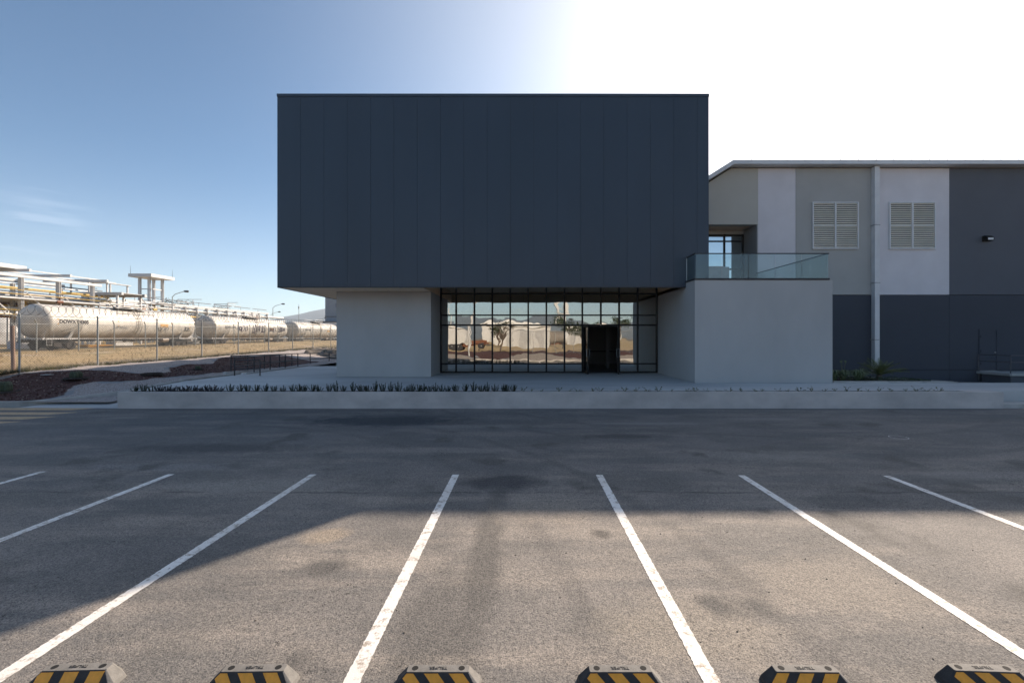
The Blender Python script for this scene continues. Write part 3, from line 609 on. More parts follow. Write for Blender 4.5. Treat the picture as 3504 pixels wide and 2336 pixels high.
q = MB(); q.add([(a0 + .04, 23.418, z0 + .04), (a1 - .04, 23.418, z0 + .04), (a1 - .04, 23.418, z0 + .15), (a0 + .04, 23.418, z0 + .15)], [(0, 1, 2, 3)]); q.build('lamp_lens', M_fascia, lp)
# side door of the warehouse
a0, a1, z0, z1 = X(2248), X(2290), .565, Z(756)
q = MB(); q.box(a0, a0 + .06, WY - .03, WY + .011, z0, z1); q.box(a1 - .06, a1, WY - .03, WY + .011, z0, z1); q.box(a0 + .061, a1 - .061, WY - .03, WY + .011, z1 - .06, z1); fo = q.build('side_door_frame', M_wband, wh)
q = MB(); q.box(a0 + .065, a1 - .065, WY - .008, WY + .009, z0 + .02, z1 - .065); q.build('side_door', M_wband, wh)
for z in (.95, 1.6, 2.35): q = MB(); q.box(a0 + .05, a0 + .085, WY - .04, WY - .031, z - .06, z + .06); q.build('hinge', M_gap, fo)
q = MB(); q.box(a1 - .16, a1 - .1, WY - .05, WY - .009, 1.5, 1.56); q.build('door_knob', M_steel, fo)
q = MB(); q.box(a0 + .03, a1 - .03, WY - .05, WY + .0, z0 - .0, z0 + .02); q.build('threshold', M_kerb, wh)

# loading landing and railing
ld = thing('door_landing', (25.5, 22.8, 0), 'concrete landing with a dark railing below the warehouse side door', 'landing')
q = MB(); q.box(23.5, 30, 22.04, 23.68, .44, .56); q.build('slab', M_wmid, ld); q = MB(); q.box(23.7, 30, 22.2, 23.6, -.02, .439); q.build('base', M_wdark, ld)
q = MB()
for yy0, yy1 in ((22.06, 23.62),):
    for z in (1.43, 1.1): q.cyl((23.56, yy0, z), (23.56, yy1, z), .022, n=8)
    for z in (1.43, 1.1): q.cyl((23.56, yy0, z), (30, yy0, z), .022, n=8)
q.build('railing', M_rail, ld)
for xx, yy in ((23.56, 22.06), (23.56, 23.62), (25.6, 22.06), (27.6, 22.06)):
    q = MB(); q.cyl((xx, yy, .1), (xx, yy, 1.45), .025, n=8); q.build('post', M_rail, ld)

# plant bed on the right
bp = [(12.3, 18.22), (16.3, 18.22), (15.9, 18.9), (14.8, 20.6), (12.3, 22.3)]
q = MB(); q.extr(bp, 'z', .1, .53); struct(q.build('planting_bed', M_soil))
kerb('bed_kerb', [(12.3, 18.15, .57), (16.3, 18.15, .56), (17.2, 18.1, .53)], .12)
kerb('bed_kerb', [(12.3, 22.4, .57), (14.9, 20.7, .57), (16.0, 18.95, .57), (17.2, 18.25, .54)], .12)

def strap_clump(nm, x, y, z, n, L, h, m, label, cat, group=None, wd=.025, seed=0, flower=0):
    r = random.Random(seed); q = MB()
    for i in range(n):
        a_ = r.uniform(0, 2 * math.pi); l = L * r.uniform(.6, 1.1); hh = h * r.uniform(.6, 1.1); dx, dy = math.cos(a_), math.sin(a_); pts = []
        x0, y0 = r.uniform(-.05, .05), r.uniform(-.05, .05); sg = 5
        for k in range(sg + 1):
            t = k / sg; pts.append((x0 + dx * l * t, y0 + dy * l * t, hh * (1 - (1.0 * t - .62) ** 2 / .384)))
        for k in range(sg):
            w0, w1 = wd * (1 - k / sg) ** .6, wd * (1 - (k + 1) / sg) ** .6; p0, p1 = pts[k], pts[k + 1]
            q.add([(x + p0[0] - dy * w0, y + p0[1] + dx * w0, z + p0[2]), (x + p0[0] + dy * w0, y + p0[1] - dx * w0, z + p0[2]), (x + p1[0] + dy * w1, y + p1[1] - dx * w1, z + p1[2]), (x + p1[0] - dy * w1, y + p1[1] + dx * w1, z + p1[2])], [(0, 1, 2, 3)])
    for i in range(flower):
        a_ = r.uniform(0, 6.28); q.tube([(x, y, z), (x + .1 * math.cos(a_), y + .1 * math.sin(a_), z + h * 1.9)], .006, 4)
        for k in range(8): q.box(*(lambda c: (c[0] - .012, c[0] + .012, c[1] - .012, c[1] + .012, c[2] - .012, c[2] + .012))((x + .1 * math.cos(a_) + r.uniform(-.03, .03), y + .1 * math.sin(a_) + r.uniform(-.03, .03), z + h * 1.9 + r.uniform(-.04, .04))))
    return tag(q.build(nm, m, loc=(x, y, z)), label, cat, group)
for k, (x, y, lb) in enumerate(((12.65, 18.6, 'strappy green clump against the right end of the grey terrace block'), (13.15, 18.8, 'strappy green clump with pale flower stalks beside the terrace block'), (13.65, 18.65, 'strappy green clump halfway between terrace block and sago palm'),
      (14.1, 19.1, 'strappy green clump just left of the sago palm'), (12.9, 19.6, 'taller strappy clump at the back of the bed near the navy wall'))):
    strap_clump('strap_leaf_plant', x, y, .52, 90, .46, .42, M_strap, lb, 'plant', 'strap-leaved plants in the right bed', seed=k, flower=(4 if k in (1, 4) else 0))
gc = MB(); r = random.Random(5)
for i in range(1500):
    x = r.uniform(13.0, 16.3); y = 18.28 + r.random() ** 1.5 * max(.05, (16.6 - x) * .9); a_ = r.uniform(0, 6.28); s_ = r.uniform(.02, .05); z = .53 + r.uniform(0, .12) * min(1, (16.6 - x))
    gc.add([(x, y, z), (x + s_ * math.cos(a_), y + s_ * math.sin(a_), z + .02), (x + s_ * math.cos(a_ + .9), y + s_ * math.sin(a_ + .9), z + .05)], [(0, 1, 2)])
tag(gc.build('ground_cover', M_leaf), 'low green ground cover filling the tapering bed by the warehouse', 'ground cover', kind='stuff')
def cycad(x, y, z, label):
    t = thing('sago_palm', (x, y, z), label, 'palm'); r = random.Random(3)
    q = MB(); q.cyl((x, y, z - .02), (x, y, z + .22), .13, .10, 10); q.build('trunk', M_bark, t)
    q = MB()
    for i in range(34):
        a_ = i * 2.4 + r.uniform(-.2, .2); el = R(25 + 50 * ((i % 5) / 5) + r.uniform(-6, 6)); L = r.uniform(.85, 1.12); dx, dy = math.cos(a_), math.sin(a_); pts = []
        for k in range(11):
            t_ = k / 10; rad = L * t_ * math.cos(el); zz_ = .2 + L * t_ * math.sin(el) - .28 * t_ * t_ * L; pts.append(Vector((x + dx * rad, y + dy * rad, z + zz_)))
        q.tube(pts, .006, 4)
        side = Vector((-dy, dx, 0))
        for k in range(1, 11):
            for hlf in (0, .5):
                if k == 10 and hlf: continue
                p_ = pts[k] if not hlf else (pts[k] + pts[k + 1]) / 2; d = (pts[k] - pts[k - 1]).normalized(); ll = .16 * math.sin(math.pi * min(1, (k + hlf) / 11 + .12)) + .03
                for s_ in (-1, 1):
                    tip = p_ + side * (s_ * ll * .8) + d * ll * .55 + Vector((0, 0, .05)); e = d * .011
                    q.add([p_ - e, p_ + e, tip], [(0, 1, 2)])
    q.build('fronds', M_palm, t); return t
cycad(15.05, 19.3, .5, 'spreading dark green sago palm in front of the white downpipe')

# ------------------------------------------------------------------ planter and its shrubs
pl = thing('long_planter', (1.2, 14.75, 0), 'long low concrete planter between the parking lot and the plaza', 'planter')
q = MB(); q.box(-13.2, 15.53, 14.75, 14.90, -.02, .536); q.box(-13.2, -13.05, 14.901, 15.34, -.02, .535); q.box(14.5, 15.53, 14.901, 15.34, -.02, .535); q.box(-13.049, 14.499, 15.26, 15.34, -.02, .530)
q.build('wall', M_conc, pl, bevel=.008)
q = MB(); q.box(-13.04, 14.49, 14.905, 15.255, .2, .50); q.build('soil', M_soil, pl)
def shrub_mesh(seed, h, m, wd):
    r = random.Random(seed); q = MB()
    for i in range(r.randint(9, 14)):
        bx, by = r.uniform(-wd, wd), r.uniform(-.08, .08); hh = h * r.uniform(.55, 1.0) * (1 - .5 * abs(bx) / wd * .6); lx, ly = bx * .6 + r.uniform(-.03, .03), r.uniform(-.05, .05)
        q.tube([(bx * .5, by * .5, 0), (bx + lx * .5, by + ly * .5, hh * .5), (bx + lx, by + ly, hh)], .004, 4)
        for k in range(120):
            t = r.uniform(.05, 1); px, py, pz = bx * .5 + (bx * .5 + lx) * t, by * .5 + (by * .5 + ly) * t, hh * t; a_ = r.uniform(0, 6.28); s_ = r.uniform(.022, .042)
            dx, dy = math.cos(a_) * s_, math.sin(a_) * s_
            q.add([(px - dy * .22, py + dx * .22, pz), (px + dy * .22, py - dx * .22, pz), (px + dx, py + dy, pz + s_ * .9)], [(0, 1, 2)])
    return q.mesh('shrub', m)
variants = [shrub_mesh(i, 1.0, M_leaf, .10 if i % 2 else .075) for i in range(7)]; vplum = [shrub_mesh(20 + i, 1.0, M_leaf2, .12) for i in range(4)]
ords = ['first', 'second', 'third', 'fourth', 'fifth', 'sixth', 'seventh', 'eighth', 'ninth', 'tenth', 'eleventh', 'twelfth', 'thirteenth', 'fourteenth', 'fifteenth', 'sixteenth', 'seventeenth', 'eighteenth', 'nineteenth', 'twentieth', 'twenty-first', 'twenty-second', 'twenty-third', 'twenty-fourth', 'twenty-fifth', 'twenty-sixth', 'twenty-seventh', 'twenty-eighth', 'twenty-ninth', 'thirtieth', 'thirty-first', 'thirty-second', 'thirty-third', 'thirty-fourth', 'thirty-fifth', 'thirty-sixth', 'thirty-seventh']
green = [(110, 17), (160, 23), (205, 18), (650, 22), (708, 19), (750, 19), (803, 20), (855, 18), (907, 18), (958, 15), (1010, 18), (1045, 19), (1073, 18), (1123, 19), (1162, 18), (1222, 20), (1262, 27), (1300, 18), (1360, 24), (1405, 19), (1440, 17), (1488, 23), (1530, 23), (1575, 23), (1620, 26), (1665, 15), (1693, 22), (1735, 20), (1763, 19), (1797, 19), (1832, 19), (1870, 18), (1903, 18), (1950, 19), (2003, 18), (2052, 23), (2098, 20), (2130, 20), (2175, 20), (2225, 19), (2245, 19), (2280, 19)]
n_right = len(green) - 3
for i, (cx, hp) in enumerate(green):
    X_ = (268.5 + cx / 2.503 - 1205) * 15.07 / 1045; h = hp / 69 * 1.12 * rnd.uniform(.88, 1.15)
    o = bpy.data.objects.new('planter_shrub', variants[i % 7]); col.objects.link(o)
    o.location = (X_, 15.07 + rnd.uniform(-.04, .04), .495); o.scale = (1.0, 1, h); o.rotation_euler = (0, 0, rnd.choice((0, 3.14)) + rnd.uniform(-.3, .3))
    sz = 'tall' if hp > 22 else 'small' if hp < 17 else 'upright'
    if i < 3: lab = f'{sz} dark green shrub at the far left end of the planter, {ords[i]} from that end'
    else:
        k = len(green) - 1 - i
        lab = f'{sz} green planter shrub, {ords[k]} from the right end of the shrub row' if k < 37 else f'{sz} green planter shrub, {ords[i - 3]} to the right of the plum shrubs'
    tag(o, lab, 'shrub', 'green shrubs along the planter')
for i, (cx, hp) in enumerate(((245, 17), (280, 20), (318, 18), (352, 16), (388, 17), (430, 21), (470, 17), (512, 19), (545, 20), (585, 17))):
    X_ = (268.5 + cx / 2.503 - 1205) * 15.07 / 1045
    o = bpy.data.objects.new('plum_shrub', vplum[i % 4]); col.objects.link(o); o.location = (X_, 15.07, .495); o.scale = (1.3, 1, hp / 69); o.rotation_euler = (0, 0, rnd.uniform(-.3, .3))
    tag(o, f'dark plum coloured shrub, {ords[i]} from the left among the plum ones in the planter', 'shrub', 'plum shrubs at the left of the planter')
def seedling_mesh(seed):
    r = random.Random(seed); q = MB()
    for i in range(5):
        a_ = r.uniform(0, 6.28); l = r.uniform(.05, .13); x, y, z = l * math.cos(a_), l * .6 * math.sin(a_), r.uniform(.02, .10)
        q.tube([(0, 0, 0), (x * .6, y * .6, z * .8), (x, y, z)], .003, 4)
        for k in range(4):
            t = r.uniform(.4, 1); b_ = r.uniform(0, 6.28); s_ = r.uniform(.015, .03)
            q.add([(x * t, y * t, z * t), (x * t + s_ * math.cos(b_), y * t + s_ * math.sin(b_), z * t + .01), (x * t + s_ * math.cos(b_ + .8), y * t + s_ * math.sin(b_ + .8), z * t + .02)], [(0, 1, 2)])
    return q.mesh('seedling', M_seed)
sv = [seedling_mesh(i) for i in range(6)]
for i in range(37):
    o = bpy.data.objects.new('creeping_seedling', sv[i % 6]); col.objects.link(o); o.location = (-.1 + i * .385 + rnd.uniform(-.1, .1), 15.06 + rnd.uniform(-.05, .08), .498)
    s_ = rnd.uniform(1.0, 1.8); o.scale = (s_, s_, s_); o.rotation_euler = (0, 0, rnd.uniform(0, 6.28))
    tag(o, f'small yellow-green seedling in the planter, {ords[i]} right of the shrub row', 'seedling', 'seedlings in the right half of the planter')

# ------------------------------------------------------------------ wheel stops
tv, tf = text_geo('TRUPER', .034, .0015)
def wheel_stop(x, y, rz, slant, label, flip=False):
    t = thing('wheel_stop', (0, 0, 0), label, 'wheel stop', 'wheel stops at the head of the parking bays')
    H, ht, hb = .10, .205, .275
    ring = [  # z, half length, front y, back y, chamfer
        (0, hb + .01, -.082, .078, .02), (.03, hb, -.078, .072, .02), (H - .004, ht + .004, -.036, .037, .006), (H, ht, -.033, .034, .006)]
    q = MB(); vs = []
    for z, hl, f, b_, c in ring: vs += [(-hl, f + c, z), (-hl + c, f, z), (hl - c, f, z), (hl, f + c, z), (hl, b_ - c * 2, z), (hl - c * 2.5, b_, z), (-hl + c * 2.5, b_, z), (-hl, b_ - c * 2, z)]
    fs = [(k * 8 + i, k * 8 + (i + 1) % 8, (k + 1) * 8 + (i + 1) % 8, (k + 1) * 8 + i) for k in range(3) for i in range(8)] + [tuple(range(24, 32)), tuple(range(8))[::-1]]
    q.add(vs, fs)
    for i in (0, 1, 8, 9, 16, 17, 18, 7, 15, 23): q.mi[i] = 1  # dark faces; on the left end its shade is put into the colour
    for i in (2, 10, 3, 11, 19, 4, 12, 20): q.mi[i] = 0
    q.build('body', [M_rubber, M_rubberd], t, bevel=.003)
    def F(u, v):   # point on the sloped front face, v 0 top .. 1 low ring
        z = (H - .004) * (1 - v) + .03 * v; yy = -.036 * (1 - v) - .078 * v
        return (u, yy - .0022, z + .0012)
    for u0 in (-.250, -.088, .076):
        poly = [(u0, 0.04), (u0 + .092, 0.04), (u0 + .092 + slant, .97), (u0 + slant, .97)]
        if slant < 0: poly = [(a_ + .035, b_) for a_, b_ in poly]
        poly = clip(poly, -1, -(hb - ht), ht - .006); poly = clip(poly, 1, -(hb - ht), ht - .006)
        if len(poly) > 2:
            s_ = MB(); n = len(poly); s_.add([F(*p_) for p_ in poly] + [(F(*p_)[0], F(*p_)[1] + .0035, F(*p_)[2] - .002) for p_ in poly], [tuple(range(n))[::-1], tuple(range(n, 2 * n))] + [(i, (i + 1) % n, n + (i + 1) % n, n + i) for i in range(n)]); s_.build('reflective_stripe', M_yel, t)
    for hx in (-.155, .155):
        s_ = MB(); s_.cyl((hx, .002, H - .01), (hx, .002, H + .0006), .021, n=20); s_.build('dark_hole_disc', M_hole, t)  # raised black disc, the hole's inner shade put into its colour
    s_ = MB(); s_.add([((-v.x if not flip else v.x), (-v.y if not flip else v.y) + .003, H + .0012 + v.z) for v in tv], tf); s_.build('lettering', M_rubberd, t)
    t.location = (x, y, .001); t.rotation_euler = (0, 0, R(rz)); return t
wheel_stop(-2.985, 3.045, 2.0, -.01, 'striped rubber wheel stop nearest the left edge, its stripes nearly upright')
wheel_stop(-1.80, 3.035, 1.0, .055, 'striped rubber wheel stop second from the left edge')
wheel_stop(-.574, 3.03, 0, .07, 'striped rubber wheel stop just right of the middle left bay line')
wheel_stop(.635, 3.03, 0, .07, 'striped rubber wheel stop just left of the middle right bay line')
wheel_stop(1.865, 3.03, -1, -.055, 'rubber wheel stop whose yellow stripes lean the other way')
wheel_stop(3.055, 3.035, -2.5, .07, 'striped rubber wheel stop nearest the right edge')

q = MB(); r = random.Random(77)
for i in range(260):
    y = 2.4 + 12 * r.random() ** 1.7; x = r.uniform(-1.2, 1.2) * (y + .5); s_ = r.uniform(.003, .009); n0 = len(q.v)
    q.lathe((x, y, .0), 'z', [(0, s_), (s_ * .6, s_ * r.uniform(.7, 1)), (s_ * 1.1, s_ * .3)], r.choice((4, 5, 6)))
tag(q.build('loose_grit', mat('loose_grit_stone', (.30, .26, .21), .9, .3, 3)), 'loose grit scattered over the asphalt', 'grit', kind='stuff')
# ------------------------------------------------------------------ handrails of the ramp
hr = thing('inner_handrail', (-13.7, 24.5, .5), 'dark steel handrail on the plaza side of the ramp', 'handrail', 'handrails of the ramp')
q = MB()
for z in (1.335, .93): q.cyl((-13.7, 21.5, z), (-13.7, 27.55, z), .026, n=8); q.cyl((-13.7, 21.5, z - .1), (-12.5, 21.5, z - .1), .026, n=8)
q.build('rails', M_hrail, hr)
for yy in (21.5, 23.05, 24.5, 26.05, 27.5): q = MB(); q.cyl((-13.7, yy, .5), (-13.7, yy, 1.34), .028, n=8); q.build('post', M_hrail, hr)
q = MB(); q.cyl((-12.5, 21.5, .5), (-12.5, 21.5, 1.25), .028, n=8); q.cyl((-12.5, 21.5, .505), (-12.5, 21.5, .515), .06, n=10); q.build('post', M_hrail, hr)
hr = thing('outer_handrail', (-15.03, 29, .3), 'dark steel handrail on the mulch side of the ramp, sloping down to the back', 'handrail', 'handrails of the ramp')
q = MB(); sl_ = lambda yy: .5 - (yy - 23.3) * .029
for dz in (.86, .45): q.cyl((-15.03, 23.3, sl_(23.3) + dz), (-15.03, 35, sl_(35) + dz + .12), .026, n=8); q.cyl((-15.03, 35, sl_(35) + dz + .12), (-12.8, 35, sl_(35) + dz + .12), .026, n=8)
q.build('rails', M_hrail, hr)
for yy in (23.3, 24.7, 26.3, 27.9, 29.4, 31.9, 35): q = MB(); q.cyl((-15.03, yy, sl_(yy) - .1), (-15.03, yy, sl_(yy) + .86 + .12 * (yy - 23.3) / 11.7), .028, n=8); q.build('post', M_hrail, hr)
q = MB(); q.cyl((-12.8, 35, .1), (-12.8, 35, 1.14), .028, n=8); q.build('post', M_hrail, hr)

# ------------------------------------------------------------------ chain link fences
def mesh_wires(y0, y1, x, zlo, H, pitch, r):
    q = MB(); n = int((y1 - y0 + H) / pitch)
    for sgn in (1, -1):
        for i in range(n):
            s = y0 - H + i * pitch if sgn > 0 else y0 + i * pitch
            a0, a1 = s, s + sgn * H      # from bottom to top
            t0, t1 = 0.0, 1.0
            lo, hi = min(a0, a1), max(a0, a1)
            if hi < y0 or lo > y1: continue
            def tt(v): return (v - a0) / (a1 - a0)
            for lim in (y0, y1):
                pass
            ta, tb_ = sorted((tt(y0), tt(y1))); t0 = max(0, ta); t1 = min(1, tb_)
            if t1 <= t0: continue
            p0 = (x + sgn * .004, a0 + (a1 - a0) * t0, 0); p1 = (x + sgn * .004, a0 + (a1 - a0) * t1, 0)
            q.cyl((p0[0], p0[1], zlo(p0[1]) + H * t0), (p1[0], p1[1], zlo(p1[1]) + H * t1), r, n=3, caps=False)
    return q
def line_along(q, x, y0, y1, zfun, r, n=6, st=4.0):
    y = y0
    while y < y1 - .01: y2 = min(y + st, y1); q.cyl((x, y, zfun(y)), (x, y2, zfun(y2)), r, n=n); y = y2
FX = -21.2
fn = thing('chain_link_fence', (FX, 32, .9), 'near chain-link fence with coiled razor wire on top at the edge of the mulch bed', 'fence', 'chain-link fences')
zl = lambda y: zf(y) + .02; FH = 2.36
posts = [15.5, 19.1, 22.6, 26.25, 29.9, 33.7, 37.7, 41.6, 45.6, 49.8, 54, 58.2, 62.4]
for yy in posts:
    q = MB(); q.cyl((FX, yy, zf(yy) - .3), (FX, yy, zf(yy) + FH + .06), .036, n=10); q.cyl((FX, yy, zf(yy) + FH + .06), (FX, yy, zf(yy) + FH + .10), .042, .01, n=10); q.build('post', M_steel, fn)
mesh_wires(15.5, 62.4, FX, zl, FH - .1, .11, .0055).build('wire_mesh', M_wire, fn)
q = MB(); line_along(q, FX, 15.5, 62.4, lambda y: zf(y) + FH, .011); q.build('top_rail', M_steel, fn)
q = MB(); pts = []; yy = 15.5
k = 0
while yy < 62.4:
    a_ = 2 * math.pi * k / 14; rr_ = .245 + .012 * math.sin(k * .37); pts.append((FX + rr_ * math.cos(a_), yy + .03 * math.sin(k * .9), zf(yy) + FH + .25 + rr_ * math.sin(a_))); yy += .33 / 14; k += 1
q.tube(pts, .009, 3); q.build('razor_wire', M_wire, fn)
FX2 = -38.5
fn = thing('chain_link_fence', (FX2, 60, .9), 'far chain-link fence with slanted post tips directly in front of the tank cars', 'fence', 'chain-link fences')
z2 = lambda y: zf(y) + .1
for yy in [29, 32.4, 35.9, 39.3, 42.7, 46.2, 49.8, 53.2, 56.7, 60.3, 63.8, 67.4, 71, 74.6, 78.2, 82, 86, 90, 94]:
    q = MB(); q.tube([(FX2, yy, z2(yy) - .3), (FX2, yy, z2(yy) + 2.3), (FX2 + .0, yy - .01, z2(yy) + 2.31), (FX2 + .12, yy - .28, z2(yy) + 2.62)], .045, 8); q.build('post', M_steel, fn)
mesh_wires(29, 94, FX2, z2, 2.2, .17, .007).build('wire_mesh', M_wire, fn)
q = MB(); line_along(q, FX2, 29, 94, lambda y: z2(y) + 2.22, .02)
q.build('top_rail', M_steel, fn)
# pale post leaning by the left edge
q = MB(); q.cyl((-21.9, 19.5, .8), (-21.95, 19.5, 2.75), .07, n=10); q.cyl((-21.95, 19.5, 2.75), (-21.95, 19.5, 2.8), .08, n=10)
tag(q.build('marker_post', mat('faded_pink_paint', (.50, .34, .26), .8, .15), loc=(-21.9, 19.5, .8)), 'short faded pinkish post by the left edge of the photo behind the fence', 'post')

# ------------------------------------------------------------------ railway
q = MB(); q.extr([(-47, .7), (-45.4, 1.06), (-42.4, 1.06), (-39.6, .93), (-39.2, .6)], 'y', 20, 170); struct(q.build('ballast', mat('ballast_stone', (.055, .048, .042), .95, .3, 5, .8, 9)))
q = MB()
for xx in (-44.75, -43.3): q.box(xx, xx + .07, 20, 170, 1.02, 1.16)
tag(q.build('railway_track', M_bogie, loc=(-44, 60, 1.02)) if False else q.build('railway_track', M_bogie), 'pair of dark steel rails under the row of tank cars', 'railway track')
TX, RZ = -44.0, 1.16
def on_tank(y, z_off, r, cx=0, cz=2.6):
    """point on the near (+x) side of the shell; z_off = height above the shell axis"""
    a_ = math.asin(max(-1, min(1, z_off / r))); return (cx + (r + .012) * math.cos(a_), y, cz + (r + .012) * math.sin(a_))
def tank_car(y0, L, label, txt=None, tpos=0, tsize=.4, extra='none', rd=1.58):
    t = thing('tank_car', (TX, y0 + L / 2, RZ), label, 'tank car', 'tank cars standing in a train'); t.location = (0, 0, 0)
    h = L / 2; r_ = rd; cz = 2.6
    prof = [(-h, .05), (-h + .03, r_ * .35), (-h + .12, r_ * .65), (-h + .30, r_ * .88), (-h + .55, r_ * .985), (-h + .7, r_), (-h + 3.4, r_), (-h + 3.43, r_ + .012), (-h + 3.47, r_), (0, r_), (h - .7, r_), (h - .55, r_ * .985), (h - .30, r_ * .88), (h - .12, r_ * .65), (h - .03, r_ * .35), (h, .05)]
    q = MB(); q.lathe((0, 0, cz), 'y', prof, 40); q.build('tank_shell', M_tankshell, t, smooth=True)
    q = MB(); q.lathe((0, .4, cz + r_ - .12), 'z', [(0, .5), (.42, .5), (.46, .42), (.5, .1)], 20)
    for dy in (-.9, 1.7): q.lathe((0, dy, cz + r_ - .1), 'z', [(0, .15), (.35, .15), (.4, .05)], 12)
    q.build('hatch_dome', M_grime, t, smooth=True)
    q = MB()
    for s in (-1, 1):
        q.box(s * 1.25 - .03, s * 1.25 + .03, -1.9, 2.9, cz + 1.12, cz + 1.17)
        for zz_ in (.25, .62): q.tube([(s * 1.0, -1.6, cz + r_ + zz_ - .5), (s * 1.0, -1.6, cz + r_ + zz_), (s * 1.0, 2.3, cz + r_ + zz_), (s * 1.0, 2.3, cz + r_ + zz_ - .5)], .022, 6)
        q.cyl((s * 1.0, .35, cz + 1.1), (s * 1.0, .35, cz + r_ + .62), .02, n=6)
    q.box(-1.1, 1.1, -1.6, 2.3, cz + r_ + .06, cz + r_ + .10)
    q.build('access_platform', M_pipe, t)
    for s in (-1, 1):
        q = MB()
        for dy in (.15, .62):
            q.tube([(s * (r_ * math.cos(a_) + .10), dy, cz + (r_ + .1) * math.sin(a_)) for a_ in [R(d) for d in range(68, -45, -8)]] + [(s * 1.42, dy, .55)], .024, 6)
        for a_ in range(60, -40, -12): q.cyl((s * (r_ * math.cos(R(a_)) + .10), .15, cz + (r_ + .1) * math.sin(R(a_))), (s * (r_ * math.cos(R(a_)) + .10), .62, cz + (r_ + .1) * math.sin(R(a_))), .018, n=5)
        q.cyl((s * 1.42, .15, .6), (s * 1.42, .62, .6), .018, n=5); q.build('side_ladder', M_grime, t)
    q = MB()
    for s in (-1, 1):
        q.box(s * 1.35 - .05, s * 1.35 + .05, -h + .2, -h + 3.1, .98, 1.10); q.box(s * 1.35 - .05, s * 1.35 + .05, h - 3.1, h - .2, .98, 1.10)
        q.cyl((s * 1.3, -h + 3.1, 1.04), (s * 1.3, h - 3.1, 1.04), .035, n=6)
        for e in (-1, 1): q.tube([(s * 1.38, e * (h - .9), 1.1), (s * 1.38, e * (h - .9), 1.75), (s * 1.2, e * (h - .35), 1.85), (s * 1.2, e * (h - .2), 1.1)], .022, 6)
        for e in (-1, 1): q.tube([(s * 1.36, e * (h - .3), 1.0), (s * 1.36, e * (h - .3), .45), (s * 1.36, e * (h - .75), .45), (s * 1.36, e * (h - .75), 1.0)], .02, 6)
    for e in (-1, 1):
        q.box(-1.35, 1.35, e * (h - .1) - .12, e * (h - .1) + .12, .95, 1.12)
        q.extr([(-1.1, 1.1), (1.1, 1.1), (1.45, 1.75), (1.1, 1.6), (0, 1.25), (-1.1, 1.6), (-1.45, 1.75)], 'y', e * (h - 2.6) - .15, e * (h - 2.6) + .15)
    q.build('underframe', M_pipe, t)
    q = MB(); q.box(-.25, .25, -h - .6, h + .6, .78, .98)
    for e in (-1, 1): q.box(-.15, .15, e * (h + .2) - .5, e * (h + .2) + .5, .7, .9)
    q.build('draw_gear', M_bogie, t)
    q = MB(); q.lathe((.5, h - 4.3, .85), 'y', [(-.5, .1), (-.45, .28), (.45, .28), (.5, .1)], 14); q.build('brake_cylinder', M_tankshell, t, smooth=True)
    q = MB(); q.cyl((0, .3, 1.15), (0, .3, .62), .16, n=12); q.cyl((0, .3, .8), (1.1, .3, .72), .04, n=6); q.build('outlet_valve', M_grime, t)
    for e in (-1, 1):
        b_ = MB()
        for s in (-1, 1):
            b_.extr([(-1.25, .38), (-1.25, .62), (-.5, .80), (.5, .80), (1.25, .62), (1.25, .38), (.62, .30), (.35, .16), (-.35, .16), (-.62, .30)], 'x', s * .98 - .07, s * .98 + .07)
            for k in (-.16, 0, .16): b_.cyl((s * 1.06, k, .22), (s * 1.06, k, .62), .06, n=8)
            for k in (-.9, .9): b_.box(s * 1.08 - .06, s * 1.08 + .06, k - .14, k + .14, .36, .66)
        b_.box(-1.0, 1.0, -.2, .2, .40, .78); cy = e * (h - 2.2)
        b_.v = [(x_, y_ + cy, z_) for x_, y_, z_ in b_.v]; bo = b_.build('bogie', M_bogie, t)
        for k in (-.9, .9):
            for s in (-1, 1):
                q = MB(); q.lathe((s * .73, cy + k, .46), 'x', [(-.07, .44), (-.05, .50), (-.03, .46), (.06, .45), (.065, .36), (.04, .30), (.04, .12), (.09, .10), (.1, .02)], 22); q.build('wheel', M_bogie, bo)
    if txt:
        vs_, fs_ = text_geo(txt, tsize, bold=.045); q = MB()
        q.add([on_tank(tpos + v.x, tv_ + v.y, r_) for v in vs_ for tv_ in (tsize * -.2 + .1,)], fs_); q.build('lettering', M_black, t)
    q = MB()
    for yy_, w_ in ((-h + 1.05, .14), (-h + 7.2 * L / 18.9, .12), (h - 4.6, .12), (h - 1.6, .14)):
        q.add([on_tank(yy_, -.28, r_), on_tank(yy_ + w_, -.28, r_), on_tank(yy_ + w_, .28, r_), on_tank(yy_, .28, r_)], [(0, 1, 2, 3)])
    q.add([on_tank(h - 6.2, -.22, r_), on_tank(h - 5.0, -.22, r_), on_tank(h - 5.0, .08, r_), on_tank(h - 6.2, .08, r_)], [(0, 1, 2, 3)])
    q.build('reflector_marks', M_orange, t)
    t.location = (TX, y0 + L / 2, RZ); return t, h, r_
